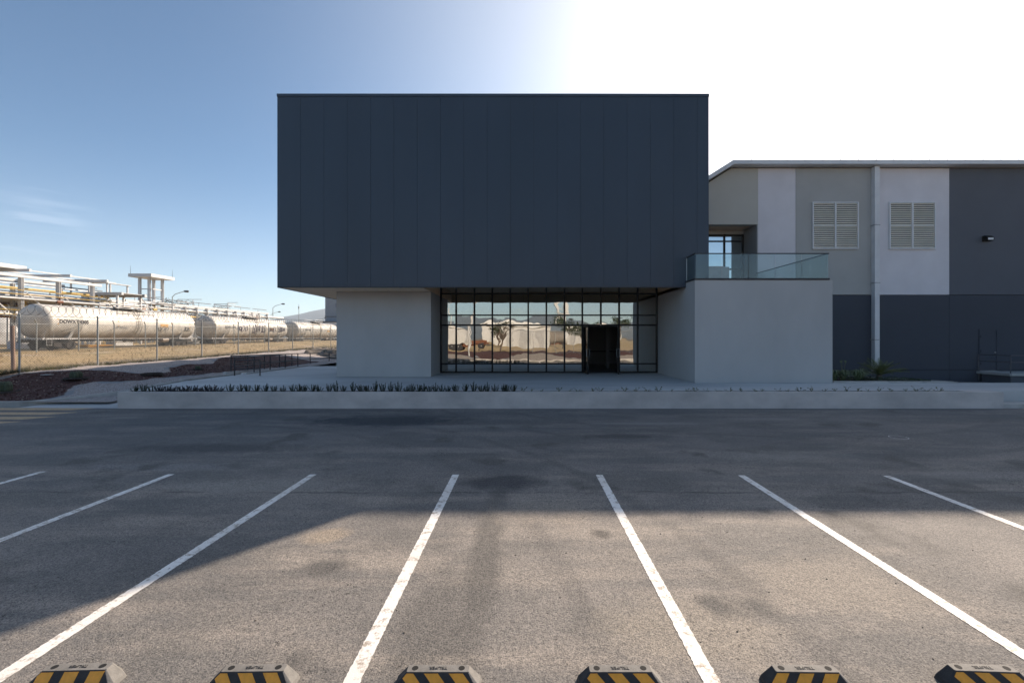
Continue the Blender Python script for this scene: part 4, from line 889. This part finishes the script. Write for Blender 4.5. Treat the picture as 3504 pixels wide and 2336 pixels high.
def tank_mat():
    m, nt, b = newmat('tank_shell_paint'); v = coords(nt); sep = N(nt, 'ShaderNodeSeparateXYZ'); nt.links.new(v, sep.inputs[0])
    vst = coords(nt, (1, 1, .15)); n1 = noise_n(nt, vst, 2.2, 5, .7)
    ma = N(nt, 'ShaderNodeMath'); ma.operation = 'MULTIPLY_ADD'; nt.links.new(n1, ma.inputs[0]); ma.inputs[1].default_value = -1.5; nt.links.new(sep.outputs[2], ma.inputs[2])
    mr = N(nt, 'ShaderNodeMapRange'); nt.links.new(ma.outputs[0], mr.inputs[0]); mr.inputs[1].default_value = 1.15; mr.inputs[2].default_value = .35   # splashed grime along the belly
    c = mixc(nt, ramp(nt, noise_n(nt, vst, 1.1, 5, .65), .45, .75), (.58, .555, .51), (.46, .425, .37))
    c = mixc(nt, mr.outputs[0], c, (.22, .17, .13)); nt.links.new(c, b.inputs['Base Color']); b.inputs['Roughness'].default_value = .5; return m
M_tankshell = tank_mat()
def scribble(parent, h, r_, cy, items, m, w_=.03):
    q = MB()
    for it in items:
        pts = [on_tank(y_, z_, r_, 0, 2.6) for y_, z_ in it]; pts = [(x_ + .01, y_, z_) for x_, y_, z_ in pts]; q.tube([(x_, y_ + cy, z_) for x_, y_, z_ in pts], w_, 4)
    off = parent.location.copy(); q.v = [tuple(Vector(v_) + off) for v_ in q.v]; q.build('graffiti', m, parent)
tank_car(20.2, 17.0, 'grimy white tank car cut off by the left edge of the photo')
c1, h1, r1 = tank_car(40.3, 18.9, 'whole white tank car lettered in black, nearest of the train', 'DOWX 74305', -h1 + 2.6 if False else -6.85, .46)
rs = random.Random(4)
def loops(n, y0, y1, z0, z1, seed):
    r = random.Random(seed); out = []
    for i in range(n):
        cx = y0 + (y1 - y0) * (i + .5) / n; l = []; a0 = r.uniform(0, 6.28); w_ = (y1 - y0) / n * r.uniform(.3, .55); hh = (z1 - z0) / 2 * r.uniform(.6, 1.1); f1, f2 = r.choice((1, 2)), r.choice((1, 2, 3))
        for k in range(22): t_ = a0 + k * .26; l.append((cx + w_ * math.cos(t_ * f1), (z0 + z1) / 2 + hh * math.sin(t_ * f2 + .5)))
        out.append(l)
    return out
scribble(c1, h1, r1, 0, loops(3, 2.9, 4.6, -.75, -.2, 3) + loops(3, 6.6, 8.2, -.75, -.1, 8) + [[(-7.9, -.9), (-7.0, -.6), (-6.3, -.25)], [(-3.5, -.95), (-2.8, -.6), (-2.2, -.3), (-1.6, -.35)]], M_black, .014)
vs_, fs_ = text_geo('RAD-NONE', .3); q = MB(); q.add([tuple(Vector(on_tank(-1.9 + v.x, -.45 + v.y, r1)) + c1.location) for v in vs_], fs_); q.build('faded_lettering', mat('faded_grey_lettering', (.30, .32, .34), .8, .1), c1)
c2, h2, r2 = tank_car(62.1, 19.9, 'white tank car covered with purple graffiti, second behind the fence', 'DOWX 7473', -6.4, .42)
scribble(c2, h2, r2, 0, loops(3, -4.6, -2.2, -.5, .3, 3) + loops(4, -1.0, 2.6, -.8, .6, 5) + loops(3, 3.4, 5.6, -.6, .4, 9) + loops(3, 6.2, 8.6, -.6, .5, 12), M_purple, .035)
tank_car(85.1, 18.9, 'distant white tank car partly behind the navy building', 'DOWX 7314', -5.4, .4)
tank_car(107, 18.9, 'farthest white tank car, almost wholly behind the building')

# ------------------------------------------------------------------ chemical plant: loading racks, pipe rack, storage tanks
rk = thing('loading_rack', (-57, 50, .9), 'white steel loading rack with cantilever roof beams at the left edge', 'loading rack', 'white steel racks behind the train')
gz = .85
def colm(t, x, y, z1, w_=.22, z0=gz): q = MB(); q.box(x - w_, x + w_, y - w_ * .55, y - w_ * .4, z0, z1); q.box(x - w_, x + w_, y + w_ * .4, y + w_ * .55, z0, z1); q.box(x - .04, x + .04, y - w_ * .4, y + w_ * .4, z0, z1); q.build('column', M_white, t)
def beam(t, x0, x1, y0, y1, z0, z1, m=None, nm='beam'): q = MB(); q.box(x0, x1, y0, y1, z0, z1); q.build(nm, m or M_white, t)
for y_ in (45.5, 49.7, 53.7, 57.9): colm(rk, -55, y_, 8.85)
for y_ in (44, 51.2, 56.5): colm(rk, -57.6, y_, 8.4, .2)
beam(rk, -55.2, -54.8, 40, 59.0, 8.86, 9.15); beam(rk, -60, -59.6, 40, 59, 8.86, 9.15)
for y_, x0_, x1_ in ((45.0, -63, -53.4), (50.1, -63, -54.4), (54.6, -63, -54.4), (59.6, -63, -54.6)): beam(rk, x0_, x1_, y_ - .12, y_ + .12, 9.55, 9.85)
beam(rk, -60, -56, 40, 51.2, 9.87, 10.3, nm='roof_deck')
for xx in (-56.4, -59.6): beam(rk, xx - .08, xx + .08, 51.25, 61, 9.86, 9.98, nm='purlin')
q = MB()
for y_ in (46, 50.2, 54.2): q.cyl((-55, y_, 7.3), (-55, y_ + 2.4, 5.2), .09, n=6)
q.build('brace', M_white, rk)
beam(rk, -60, -54.6, 40, 60, 6.5, 6.66, M_pipe, 'platform')
q = MB()
for z in (7.0, 7.45): q.cyl((-54.6, 40, z), (-54.6, 60, z), .035, n=6)
q.build('railing', M_pipey, rk)
# long pipes
pr = thing('pipe_rack', (-58, 90, .9), 'long white pipe rack running away behind the tank cars, carrying white and yellow pipes', 'pipe rack', 'white steel racks behind the train')
for k, (xx, z, r_, m, y1) in enumerate(((-57, 7.86, .11, M_pipey, 62), (-57.6, 7.35, .20, M_pipe, 66), (-56.6, 6.6, .16, M_pipe, 64), (-58.2, 6.1, .13, M_rust, 62), (-57.2, 5.6, .18, M_pipe, 70), (-58.8, 8.5, .10, M_pipe, 64), (-59.4, 8.8, .08, M_rail, 64), (-56.3, 4.9, .12, M_pipe, 70), (-58.4, 7.0, .22, M_white, 110), (-59.0, 6.3, .15, M_pipe, 112), (-58.0, 5.9, .12, M_pipey, 100), (-59.5, 5.6, .18, M_white, 112), (-58.6, 5.0, .14, M_pipe, 110), (-57.7, 4.6, .10, M_rust, 100))):
    q = MB(); q.cyl((xx, 40, z), (xx, y1, z), r_, n=10); q.build('pipe', m, pr)
for px in (424.8, 451, 475, 499, 521, 541, 560, 579, 595, 613):
    y_ = 58 * 1045 / (1205 - px); colm(pr, -58 - .0, y_, 7.55, .2)
    q = MB(); q.box(-60.2, -57.6, y_ - .1, y_ + .1, 6.6, 6.78); q.box(-60.2, -57.6, y_ - .1, y_ + .1, 5.2, 5.36); q.box(-60.3, -59.9, y_ - .15, y_ + .15, gz, 7.55); q.build('cross_beam', M_white, pr)
q = MB(); q.box(-58.2, -57.8, 66, 103, 7.56, 7.85); q.box(-60.3, -60.0, 66, 103, 7.56, 7.85); q.box(-58.1, -57.9, 76, 103, 6.85, 7.0); q.build('longitudinal_beam', M_white, pr)
q = MB()
for y_ in range(67, 102, 6): q.cyl((-58, y_, 8.45), (-58, y_ + 5.2, 8.45), .05, n=6); q.cyl((-58, y_ + 2, 7.8), (-58, y_ + 2, 8.45), .03, n=6)
q.build('upper_conduit', M_rail, pr)
# middle platform
mp = thing('loading_platform', (-57, 62, .9), 'open two-level white platform with railings between the left rack and the canopy tower', 'loading platform', 'white steel racks behind the train')
beam(mp, -62, -53.3, 63.85, 64.2, 7.95, 8.35, M_pipe, 'platform_beam'); beam(mp, -62, -53.3, 60.2, 60.5, 7.95, 8.3, M_pipe, 'platform_beam'); beam(mp, -61.9, -53.5, 60.51, 63.84, 8.2, 8.27, M_pipe, 'deck')
for xx in (-61.4, -58.6, -56.4, -54.0):
    for y_ in (60.35, 64.0):
        q = MB(); q.box(xx - .12, xx + .12, y_ - .08, y_ + .08, gz, 7.94); q.build('column', M_white, mp)
for y_, xx in ((60.6, -60.4), (60.6, -58.0), (60.6, -55.6), (63.7, -60.4), (63.7, -58.0), (63.7, -55.6)):
    q = MB(); q.box(xx - .09, xx + .09, y_ - .06, y_ + .06, 8.28, 9.9 if xx < -56 else 9.5); q.build('roof_post', M_white, mp)
q = MB(); q.box(-60.6, -57.7, 60.3, 64.3, 9.91, 10.03); q.box(-55.9, -55.3, 60.4, 64, 9.51, 9.6); q.build('roof_frame', M_pipe, mp)
q = MB()
for z in (6.6, 7.1): q.cyl((-53.2, 58, z), (-53.2, 72, z), .035, n=6)
for y_ in range(58, 73, 2): q.cyl((-53.2, y_, 4.2), (-53.2, y_, 7.1), .03, n=6)
q.cyl((-56, 60.5, 7.9), (-56, 64, 4.6), .08, n=6); q.cyl((-54, 64, 7.9), (-54, 68, 4.6), .08, n=6); q.box(-54.4, -53.1, 58, 72, 6.0, 6.1); q.build('railing', M_pipe, mp)
q = MB(); q.box(-54.2, -53.2, 62, 63.2, 4.8, 5.8); q.lathe((-53.9, 66, 5.6), 'y', [(-1.2, .1), (-1.1, .45), (1.1, .45), (1.2, .1)], 14); q.build('equipment', M_pipe, mp, smooth=True)
# canopy tower
ct = thing('canopy_tower', (-58, 72, .9), 'tall white steel tower with a flat canopy roof and lightning rods', 'tower', 'white steel racks behind the train')
q = MB(); q.box(-61.6, -58, 70.7, 75.4, 11.75, 12.25); q.build('canopy_roof', M_white, ct)
for xx, y_ in ((-60.8, 71.9), (-59.3, 71.9), (-58.9, 74.0), (-60.8, 74.6)): colm(ct, xx, y_, 11.74, .2)
q = MB()
for z in (9.9, 8.1): q.box(-60.8, -58.9, 71.85, 71.95, z, z + .14); q.box(-59.0, -58.8, 72.0, 74, z, z + .14)
q.box(-61.6, -57.6, 71.5, 75.4, 7.7, 7.82); q.build('cross_beam', M_white, ct)
q = MB()
for xx, y_ in ((-61.4, 70.9), (-58.2, 75.2)): q.cyl((xx, y_, 12.25), (xx, y_, 13.5), .03, .012, n=5)
q.build('lightning_rod', M_rail, ct)
# valves and small clutter on the racks
vr_ = random.Random(9)
for k, (y_, l_, h_, m_) in enumerate(((44.5, 2.2, 1.0, M_wlight), (48, 1.6, .7, M_pipe), (51.5, 3.0, .5, M_orange), (55, 2.4, .9, M_white), (66, 3.2, .8, M_pipe), (72, 2.6, 1.1, M_wlight), (77, 3.0, .5, M_orange), (90, 3.5, .9, M_pipe))):
    q = MB(); q.box(-50.6, -49.4, y_, y_ + l_, .86, .9 + h_); q.box(-50.7, -49.3, y_ - .05, y_ + l_ + .05, .9 + h_ + .001, .96 + h_); tag(q.build('equipment_box', m_, loc=(-50, y_, .86)), f'{"orange timber stack" if m_ is M_orange else "pale equipment box"} on the ground behind the train, {ords[k]} from the left', 'box', 'boxes on the ground behind the train')
for k in range(30):
    y_ = vr_.uniform(44, 100); xx = vr_.uniform(-57.5, -54.5); z = vr_.uniform(4.0, 6.6); q = MB()
    q.cyl((xx, y_, z - .5), (xx, y_, z + .4), .07, n=8); q.cyl((xx, y_, z + .4), (xx, y_, z + .46), .22, n=12); q.cyl((xx, y_ - .35, z), (xx, y_ + .35, z), .16, n=10); q.cyl((xx, y_, z - .5), (xx, y_, .9), .05, n=6)
    q.build('valve', vr_.choice((M_pipey, M_pipe, M_white, M_rust)), pr)
for k in range(26):
    y_ = 43 + k * 2.2 + vr_.uniform(-.6, .6); xx = vr_.uniform(-66, -60.6); z1 = vr_.uniform(6.6, 9.6); q = MB()
    q.cyl((xx, y_, gz), (xx, y_, z1), .07, n=6)
    for j in range(3): z = vr_.uniform(4.5, z1); q.cyl((xx, y_, z), (xx, y_ + vr_.uniform(2, 5), z), .05, n=6)
    q.cyl((xx, y_, z1), (xx + vr_.uniform(1, 3), y_, z1), .05, n=6); q.build('stand_pipe', vr_.choice((M_white, M_pipe, M_white, M_steel)), pr)
for k in range(14):
    y_ = 47 + k * 3.7; q = MB(); x_ = -54.9
    for j in range(7): q.cyl((x_, y_ + j * .5, 4.3 + .0), (x_, y_ + j * .5, 5.3), .02, n=4)
    for z in (4.8, 5.3): q.cyl((x_, y_, z), (x_, y_ + 3.1, z), .03, n=5)
    q.build('walkway_guard', vr_.choice((M_pipe, M_steel, M_pipey)), pr)
def vtank(x, y, r_, h, label, m=None):
    t = thing('storage_tank', (x, y, gz), label, 'storage tank', 'storage tanks of the plant')
    q = MB(); q.lathe((x, y, gz), 'z', [(0, r_), (h * .33, r_), (h * .333, r_ + .03), (h * .34, r_), (h, r_)], 40); q.build('shell', m or M_white, t, smooth=True)
    q = MB(); q.lathe((x, y, gz + h), 'z', [(0, r_ + .06), (.1, r_ + .06), (r_ * .12, r_ * .6), (r_ * .17, .1)], 40); q.build('roof', M_white, t, smooth=True)
    q = MB()
    for k in range(24):
        a_ = 2 * math.pi * k / 24; q.cyl((x + r_ * math.cos(a_), y + r_ * math.sin(a_), gz + h), (x + r_ * math.cos(a_), y + r_ * math.sin(a_), gz + h + 1.0), .03, n=4); b2 = 2 * math.pi * (k + 1) / 24
        q.cyl((x + r_ * math.cos(a_), y + r_ * math.sin(a_), gz + h + 1.0), (x + r_ * math.cos(b2), y + r_ * math.sin(b2), gz + h + 1.0), .03, n=4)
    q.build('guard_rail', M_pipey, t)
vtank(-76, 64, 4.0, 6.5, 'squat white storage tank seen through the rack at the left edge')
vtank(-84, 84, 4.5, 6.0, 'white storage tank seen between the loading rack columns')
vtank(-80, 104, 4.0, 6.5, 'white storage tank seen behind the canopy tower')

# ------------------------------------------------------------------ lamps, mast, distant buildings, trees
def street_lamp(x, y, z0, h, arm, label, s=1.0, group='lamps beyond the tank cars'):
    t = thing('street_lamp', (x, y, z0), label, 'street lamp', group)
    q = MB(); q.cyl((x, y, z0), (x, y, z0 + h * .9), .11 * s, .07 * s, n=8); q.build('pole', M_steel, t)
    q = MB(); q.tube([(x, y, z0 + h * .9), (x + arm * .25, y, z0 + h * .95), (x + arm, y, z0 + h)], .05 * s, 6); q.build('arm', M_steel, t)
    q = MB(); q.lathe((x + arm, y, z0 + h), 'x', [(-.1, .06), (.1, .16 * s), (.6, .18 * s), (.75, .05)], 10); q.build('lamp_head', M_rail, t, smooth=True); return t
street_lamp(-56.5, 73, .9, 8.8, 1.9, 'grey street lamp with its arm rising above the pipe rack')
street_lamp(-60, 108.5, .9, 9.4, 2.1, 'nearer grey street lamp left of the thin mast')
street_lamp(-78, 140, .9, 9.3, 2.2, 'lower and farther grey street lamp just left of the nearer one')
street_lamp(-68, 150, .9, 7.8, 2.0, 'small far street lamp in front of the low grey shed')
q = MB(); q.cyl((-62, 125, .9), (-62, 125, 11.4), .12, .05, n=8); q.box(-62.15, -61.85, 124.9, 125.1, 10.2, 10.8)
tag(q.build('thin_mast', M_steel, loc=(-62, 125, .9)), 'thin grey mast standing alone right of the street lamps', 'mast')
fb = thing('tall_grey_block', (-66, 162, .9), 'tall blue-grey industrial block with lettering just left of the grey wall', 'building')
q = MB(); q.box(-71, -60, 162, 180, .9, 16.6); q.build('wall', mat('pale_blue_cladding', (.23, .27, .32), .7, .05), fb)
q = MB(); q.box(-71.1, -59.9, 161.9, 180.1, 9.6, 9.9); q.box(-71.1, -59.9, 161.9, 180.1, 16.61, 16.8); q.build('trim', M_rail, fb)
vs_, fs_ = text_geo('SAM', 1.8); q = MB(); q.add([(v.x - 65.7, 161.88, 13.6 + v.y) for v in vs_], fs_); q.build('lettering', mat('dark_blue_sign', (.05, .07, .12), .6, 0), fb)
fs2 = thing('low_grey_shed', (-72, 150, .9), 'low grey shed with a flat roof in front of the tall blue-grey block', 'shed')
q = MB(); q.box(-73, -55, 158, 161.5, .9, 7.6); q.build('wall', M_wlight, fs2); q = MB(); q.box(-73.3, -54.7, 157.8, 161.6, 7.61, 7.9); q.build('roof', M_wband, fs2)

def tree(nm, x, y, z0, h, cr, m, mt, label, n=1400, seed=1, leaf=.22, group=None, flat=.8):
    t = thing(nm, (x, y, z0), label, 'tree', group); r = random.Random(seed); q = MB(); q.tube([(x, y, z0), (x + .05 * h * .3, y, z0 + h * .3), (x, y + .1, z0 + h * .55)], .05 * h * .3, 7, rs=[.035 * h, .028 * h, .018 * h]); cl = []
    for i in range(9):
        a_ = i * 2.4; rr_ = cr * r.uniform(.35, .8); e = (x + rr_ * math.cos(a_), y + rr_ * math.sin(a_), z0 + h * r.uniform(.55, .92)); q.tube([(x, y, z0 + h * r.uniform(.25, .45)), ((x + e[0]) / 2, (y + e[1]) / 2, e[2] - h * .12), e], .01 * h, 5, rs=[.016 * h, .010 * h, .004 * h]); cl.append((e, cr * r.uniform(.3, .5)))
    cl.append(((x, y, z0 + h * .85), cr * .45)); q.build('trunk', mt, t); q = MB()
    for i in range(n):
        (cx, cy, cz_), rr_ = r.choice(cl); d = Vector((r.gauss(0, 1), r.gauss(0, 1), r.gauss(0, 1))).normalized() * rr_ * r.random() ** .45; px, py, pz = cx + d.x, cy + d.y, cz_ + d.z * flat
        u = Vector((r.gauss(0, 1), r.gauss(0, 1), r.gauss(0, 1))).normalized(); v = u.orthogonal().normalized(); s_ = leaf * r.uniform(.6, 1.3)
        q.add([(px, py, pz), tuple(Vector((px, py, pz)) + u * s_), tuple(Vector((px, py, pz)) + u * s_ * .5 + v * s_ * .5)], [(0, 1, 2)])
    q.build('crown', m, t); return t
tree('dry_tree', -84, 110, .9, 11.0, 3.6, M_twig, M_bark, 'brownish dry tree rising behind the pipe rack right of the canopy tower', 1500, 3, .3)
tree('dry_tree', -86, 128, .9, 10.8, 3.2, M_twig, M_bark, 'sparse dry tree rising over the middle of the pipe rack', 900, 5, .3)

# cacti in pits of the mulch bed
M_cact = mat('cactus_green', (.07, .085, .045), .7, .2, 10)
for k, (x, y, s_, lb) in enumerate(((-18.34, 18.62, 1, 'small cactus clump in a dark pit, in the middle of the left mulch'), (-19.16, 16.68, 1.3, 'rounded cactus in a pit at the left edge of the photo'), (-17.0, 23.66, .7, 'small cactus in a pit of the farther mulch lobe'))):
    t = thing('pit_cactus', (x, y, zb(x, y)), lb, 'cactus', 'cacti planted in the mulch'); z = zb(x, y) + .02
    q = MB(); q.lathe((x, y, z - .02), 'z', [(0, .42 * s_), (.05, .38 * s_), (.06, .34 * s_), (.0, .30 * s_)], 20); q.build('planting_pit', M_soil, t)
    r = random.Random(k); q = MB()
    for i in range(6):
        a_ = r.uniform(0, 6.28); d = r.uniform(0, .14) * s_; px, py = x + d * math.cos(a_), y + d * math.sin(a_); rr_ = r.uniform(.07, .11) * s_; q.lathe((px, py, z - .02), 'z', [(0, rr_ * .7), (.08, rr_), (.2 * s_, rr_ * .95), (.28 * s_, rr_ * .6), (.31 * s_, .01)], 10)
    q.build('stems', M_cact, t)
x, y = -16.75, 20.46; t = thing('empty_pit', (x, y, zb(x, y)), 'dark empty planting pit between two lobes of the mulch', 'planting pit')
q = MB(); q.lathe((x, y, zb(x, y)), 'z', [(0, .42), (.08, .40), (.09, .36), (.02, .32)], 24); q.build('soil_ring', M_soil, t)
# bare flat stone tile on mulch
q = MB(); q.box(-19.95, -19.6, 18.75, 18.95, 0, .03); o = q.build('loose_tile', M_kerb); q2 = zb(-19.8, 18.85); o.location = (0, 0, q2 + .02); tag(o, 'small pale tile lying on the left mulch', 'tile')

# bark chips and stones on the bed
bc = MB(); r = random.Random(31); n_ = 0
while n_ < 4200:
    x = r.uniform(-22, -15); y = 15.5 + r.random() ** 1.3 * 16; ins = sdist((x, y), MULCH)
    if ins < .05: continue
    n_ += 1; z = zb(x, y); s_ = r.uniform(.015, .05); a_ = r.uniform(0, 6.28); c_, d_ = math.cos(a_) * s_, math.sin(a_) * s_
    bc.add([(x - c_, y - d_, z), (x + c_, y + d_, z), (x - d_ * .6, y + c_ * .6, z), (x, y, z + s_ * .8)], [(0, 1, 3), (1, 2, 3), (2, 0, 3)], r.choice((0, 0, 0, 0, 0, 0, 1)))
tag(bc.build('bark_chips', [mat('bark_chip', (.10, .042, .033), .9, .3, 9), mat('pale_chip', (.30, .24, .20), .9, .2, 9)]), 'dark red-brown bark chips covering the left planting bed', 'bark mulch', kind='stuff')
# grass tufts
gt = MB(); r = random.Random(12)
for i in range(5200):
    y = 16 + (r.random() ** 1.6) * 34; x = -21.25 - abs(r.gauss(0, .35)) + .15 if i < 2600 else r.uniform(-37, -21.5); z = zf(y) + .25 * ss((-21.5 - x) / 8) - .2 * ss((-34 - x) / 4) - .02
    for k in range(4):
        a_ = r.uniform(0, 6.28); l = r.uniform(.06, .22) * (1.0 if i < 2600 else .8); b_ = r.uniform(0, 6.28)
        gt.add([(x - .008 * math.sin(b_), y + .008 * math.cos(b_), z), (x + .008 * math.sin(b_), y - .008 * math.cos(b_), z), (x + l * .5 * math.cos(a_), y + l * .5 * math.sin(a_), z + l)], [(0, 1, 2)], 0 if (i < 2600 and r.random() < .7) else 1)
tag(gt.build('grass_tufts', [M_grass, M_straw]), 'dry and green grass tufts along the foot of the near fence', 'grass', kind='stuff')
gt = MB()
for i in range(700):
    x, y = r.uniform(-17, -8), r.uniform(38.5, 44); z = .15 + 1.15 * ss((y - 36.3) / 3.2) - .05
    for k in range(5):
        a_ = r.uniform(0, 6.28); l = r.uniform(.1, .35); gt.add([(x - .012, y, z), (x + .012, y, z), (x + l * .4 * math.cos(a_), y + l * .4 * math.sin(a_), z + l)], [(0, 1, 2)])
tag(gt.build('bank_weeds', M_grass), 'green weeds growing over the rocky bank behind the ramp', 'weeds', kind='stuff')

# ------------------------------------------------------------------ across the lot behind the photographer (mirrored in the glass)
fn = thing('garden_fence', (5, -4, .6), 'chain-link fence mirrored in the glass front', 'fence')
q = MB()
for xx in (-1.6, .8, 3.2, 5.6, 8, 10.4, 12.8, 15.2, 17.6): q.cyl((xx, -4, .3), (xx, -4, 3.05), .035, n=8)
q.cyl((-1.6, -4, 3.0), (17.6, -4, 3.0), .03, n=6); q.build('posts_and_rail', M_steel, fn)
ws = mesh_wires(-1.6, 17.6, 0, lambda y: .6, 2.35, .14, .005); ws.v = [(y_, -4 + x_, z_) for x_, y_, z_ in ws.v]; ws.build('wire_mesh', M_steel, fn)
def tall_pole(x, y, z0, h, label, dbl=False):
    t = thing('lamp_post', (x, y, z0), label, 'lamp post', 'lamp posts mirrored in the glass'); q = MB(); q.cyl((x, y, z0), (x, y, z0 + h), .10, .07, n=10); q.build('pole', M_white, t)
    q = MB()
    for s in ((-1, 1) if dbl else (1,)): q.tube([(x, y, z0 + h), (x + s * .9, y, z0 + h + .35)], .05, 6); q.box(x + s * .9 - .35, x + s * .9 + .35, y - .12, y + .12, z0 + h + .33, z0 + h + .45)
    q.build('lamp_arm', M_white, t)
tall_pole(-5.75, -2.6, .45, 9.0, 'tall white lamp post mirrored at the left of the glass')
tall_pole(-14.0, -40, .6, 8.2, 'far double-armed lamp post mirrored in the leftmost panes', True)
tall_pole(-9.2, -36, .6, 7.4, 'far slim lamp post mirrored right of the double-armed one')
# articulated trailer and chassis
tr = thing('box_trailer', (-12, -15, .6), 'white box trailer with black wheels mirrored at the left of the glass', 'trailer')
q = MB(); q.box(-17.5, -7.7, -17.3, -14.8, 1.55, 3.35); q.box(-17.2, -13, -17.2, -14.9, 3.351, 3.6); q.build('box_body', M_white, tr, bevel=.04)
q = MB(); q.box(-17.4, -4.9, -16.6, -15.4, 1.15, 1.4); q.box(-6.9, -5.2, -16.9, -15.2, 1.4, 1.9); q.build('chassis', M_rust, tr)
for xx in (-16.2, -15.1, -10.0, -8.6, -5.9): 
    for y_ in (-14.95, -17.1):
        q = MB(); q.lathe((xx, y_, 1.08), 'y', [(-.14, .3), (-.14, .5), (.14, .5), (.14, .3)], 20); wo = q.build('wheel', M_black, tr)
        q = MB(); q.lathe((xx, y_, 1.08), 'y', [(-.145, .05), (-.12, .27), (.12, .27), (.145, .05)], 16); q.build('rim', M_pipe, wo)
tree('bare_tree', -2.85, -9.5, .6, 3.9, 1.7, M_twig, M_bark, 'small nearly bare tree mirrored left of the middle of the glass', 500, 21, .10)
def shed(x0, x1, y0, y1, h, label, m=None, dome=False):
    t = thing('white_shed', ((x0 + x1) / 2, (y0 + y1) / 2, .6), label, 'shed', 'white sheds mirrored in the glass'); q = MB(); q.box(x0, x1, y0, y1, .6, h); q.build('wall', m or M_white, t)
    q = MB(); c = (x0 + x1) / 2; q.extr([(x0 - .3, h), (x0 + (x1 - x0) * .2, h + (x1 - x0) * .04), (c, h + (x1 - x0) * .065), (x1 - (x1 - x0) * .2, h + (x1 - x0) * .04), (x1 + .3, h)], 'y', y0 - .3, y1 + .3); q.build('roof', M_fascia, t)
    q = MB()
    for k in range(3):
        cx = x0 + (x1 - x0) * (k + .5) / 3; q.box(cx - .6, cx + .6, y1 - .05, y1 + .04, .62, min(h - .8, 3.4))
    q.build('roller_door', M_pipe, t)
shed(-3.6, 3.6, -36, -30, 4.1, 'white tarpaulin-coloured shed mirrored in the middle of the glass')
shed(10, 24, -80, -66, 5.0, 'long white shed mirrored above the open door')
shed(-32, -14, -75, -60, 4.4, 'white shed mirrored behind the trailer')
shed(-12, 6, -95, -80, 5.6, 'far white shed mirrored behind the tarpaulin-coloured one')
tk = thing('road_tanker', (5.6, -35, .6), 'dark tanker trailer with a white domed end mirrored in the glass', 'tanker')
q = MB(); q.lathe((1.2, -36, 2.3), 'x', [(-.2, .2), (0, .9), (.4, 1.05), (5.6, 1.05)], 26); q.build('tank', M_grime, tk, smooth=True)
q = MB(); q.lathe((6.8, -36, 2.3), 'x', [(0, 1.06), (1.0, 1.06), (1.3, .8), (1.4, .1)], 26); q.build('domed_end', M_white, tk, smooth=True)
q = MB(); q.box(1.5, 7.5, -36.4, -35.6, 1.0, 1.25); q.build('chassis', M_rust, tk)
for xx in (2.4, 3.5, 6.6):
    q = MB(); q.lathe((xx, -35.2, 1.05), 'y', [(-.14, .3), (-.14, .48), (.14, .48), (.14, .3)], 18); q.build('wheel', M_black, tk)
tw = thing('lattice_tower', (14.4, -118, .6), 'white lattice tower with a wide head mirrored above the tanker', 'tower')
q = MB(); hw = 2.0
for sx in (-1, 1):
    for sy in (-1, 1): q.cyl((14.4 + sx * hw * .9, -118 + sy * hw, .6), (14.4 + sx * hw * .6, -118 + sy * hw * .6, 14), .16, n=6)
for k in range(6):
    z0, z1 = .6 + k * 2.2, 2.8 + k * 2.2; w0, w1 = hw * (1 - .05 * k) * .9, hw * (1 - .05 * (k + 1)) * .9
    for sy in (-1, 1): q.cyl((14.4 - w0, -118 + sy * w0, z0), (14.4 + w1, -118 + sy * w1, z1), .08, n=5); q.cyl((14.4 + w0, -118 + sy * w0, z0), (14.4 - w1, -118 + sy * w1, z1), .08, n=5)
q.build('legs', M_white, tw)
q = MB(); q.box(12.0, 16.8, -120.2, -115.8, 10.6, 10.9); q.box(11.6, 17.2, -120.4, -115.6, 15.6, 16.2); q.box(12.3, 13.3, -119, -116, 11, 14.5); q.box(15.5, 16.5, -119, -116, 11, 14.5); q.build('head_platform', M_white, tw)
for k, (x, y, h, cr, lb) in enumerate(((9.5, -55, 5.6, 3.2, 'round green tree mirrored behind the tanker'), (12.8, -52, 5.0, 2.8, 'smaller green tree mirrored right of the tanker'), (26.5, -50, 8.2, 4.2, 'large green tree mirrored at the right end of the glass'), (22.0, -60, 6.6, 3.4, 'green tree mirrored right of the open door'), (-6, -58, 5.0, 2.6, 'low green tree mirrored behind the bare tree'))):
    tree('green_tree', x, y, .6, h, cr, M_green, M_bark, lb, 1300, 30 + k, .34, 'green trees mirrored in the glass')

# ------------------------------------------------------------------ haze
q = MB(); q.box(-4600, 4600, -4600, 4600, -1.1, 260)
hz = q.build('haze', None); hz.data.materials.clear()
hm_ = bpy.data.materials.new('haze_air'); hm_.use_nodes = True; nt = hm_.node_tree; nt.nodes.clear()
o_ = nt.nodes.new('ShaderNodeOutputMaterial'); pv = nt.nodes.new('ShaderNodeVolumePrincipled'); pv.inputs['Color'].default_value = (.70, .82, .96, 1); pv.inputs['Density'].default_value = .00016; pv.inputs['Anisotropy'].default_value = .2
nt.links.new(pv.outputs[0], o_.inputs['Volume']); hz.data.materials.append(hm_); tag(hz, kind='stuff')
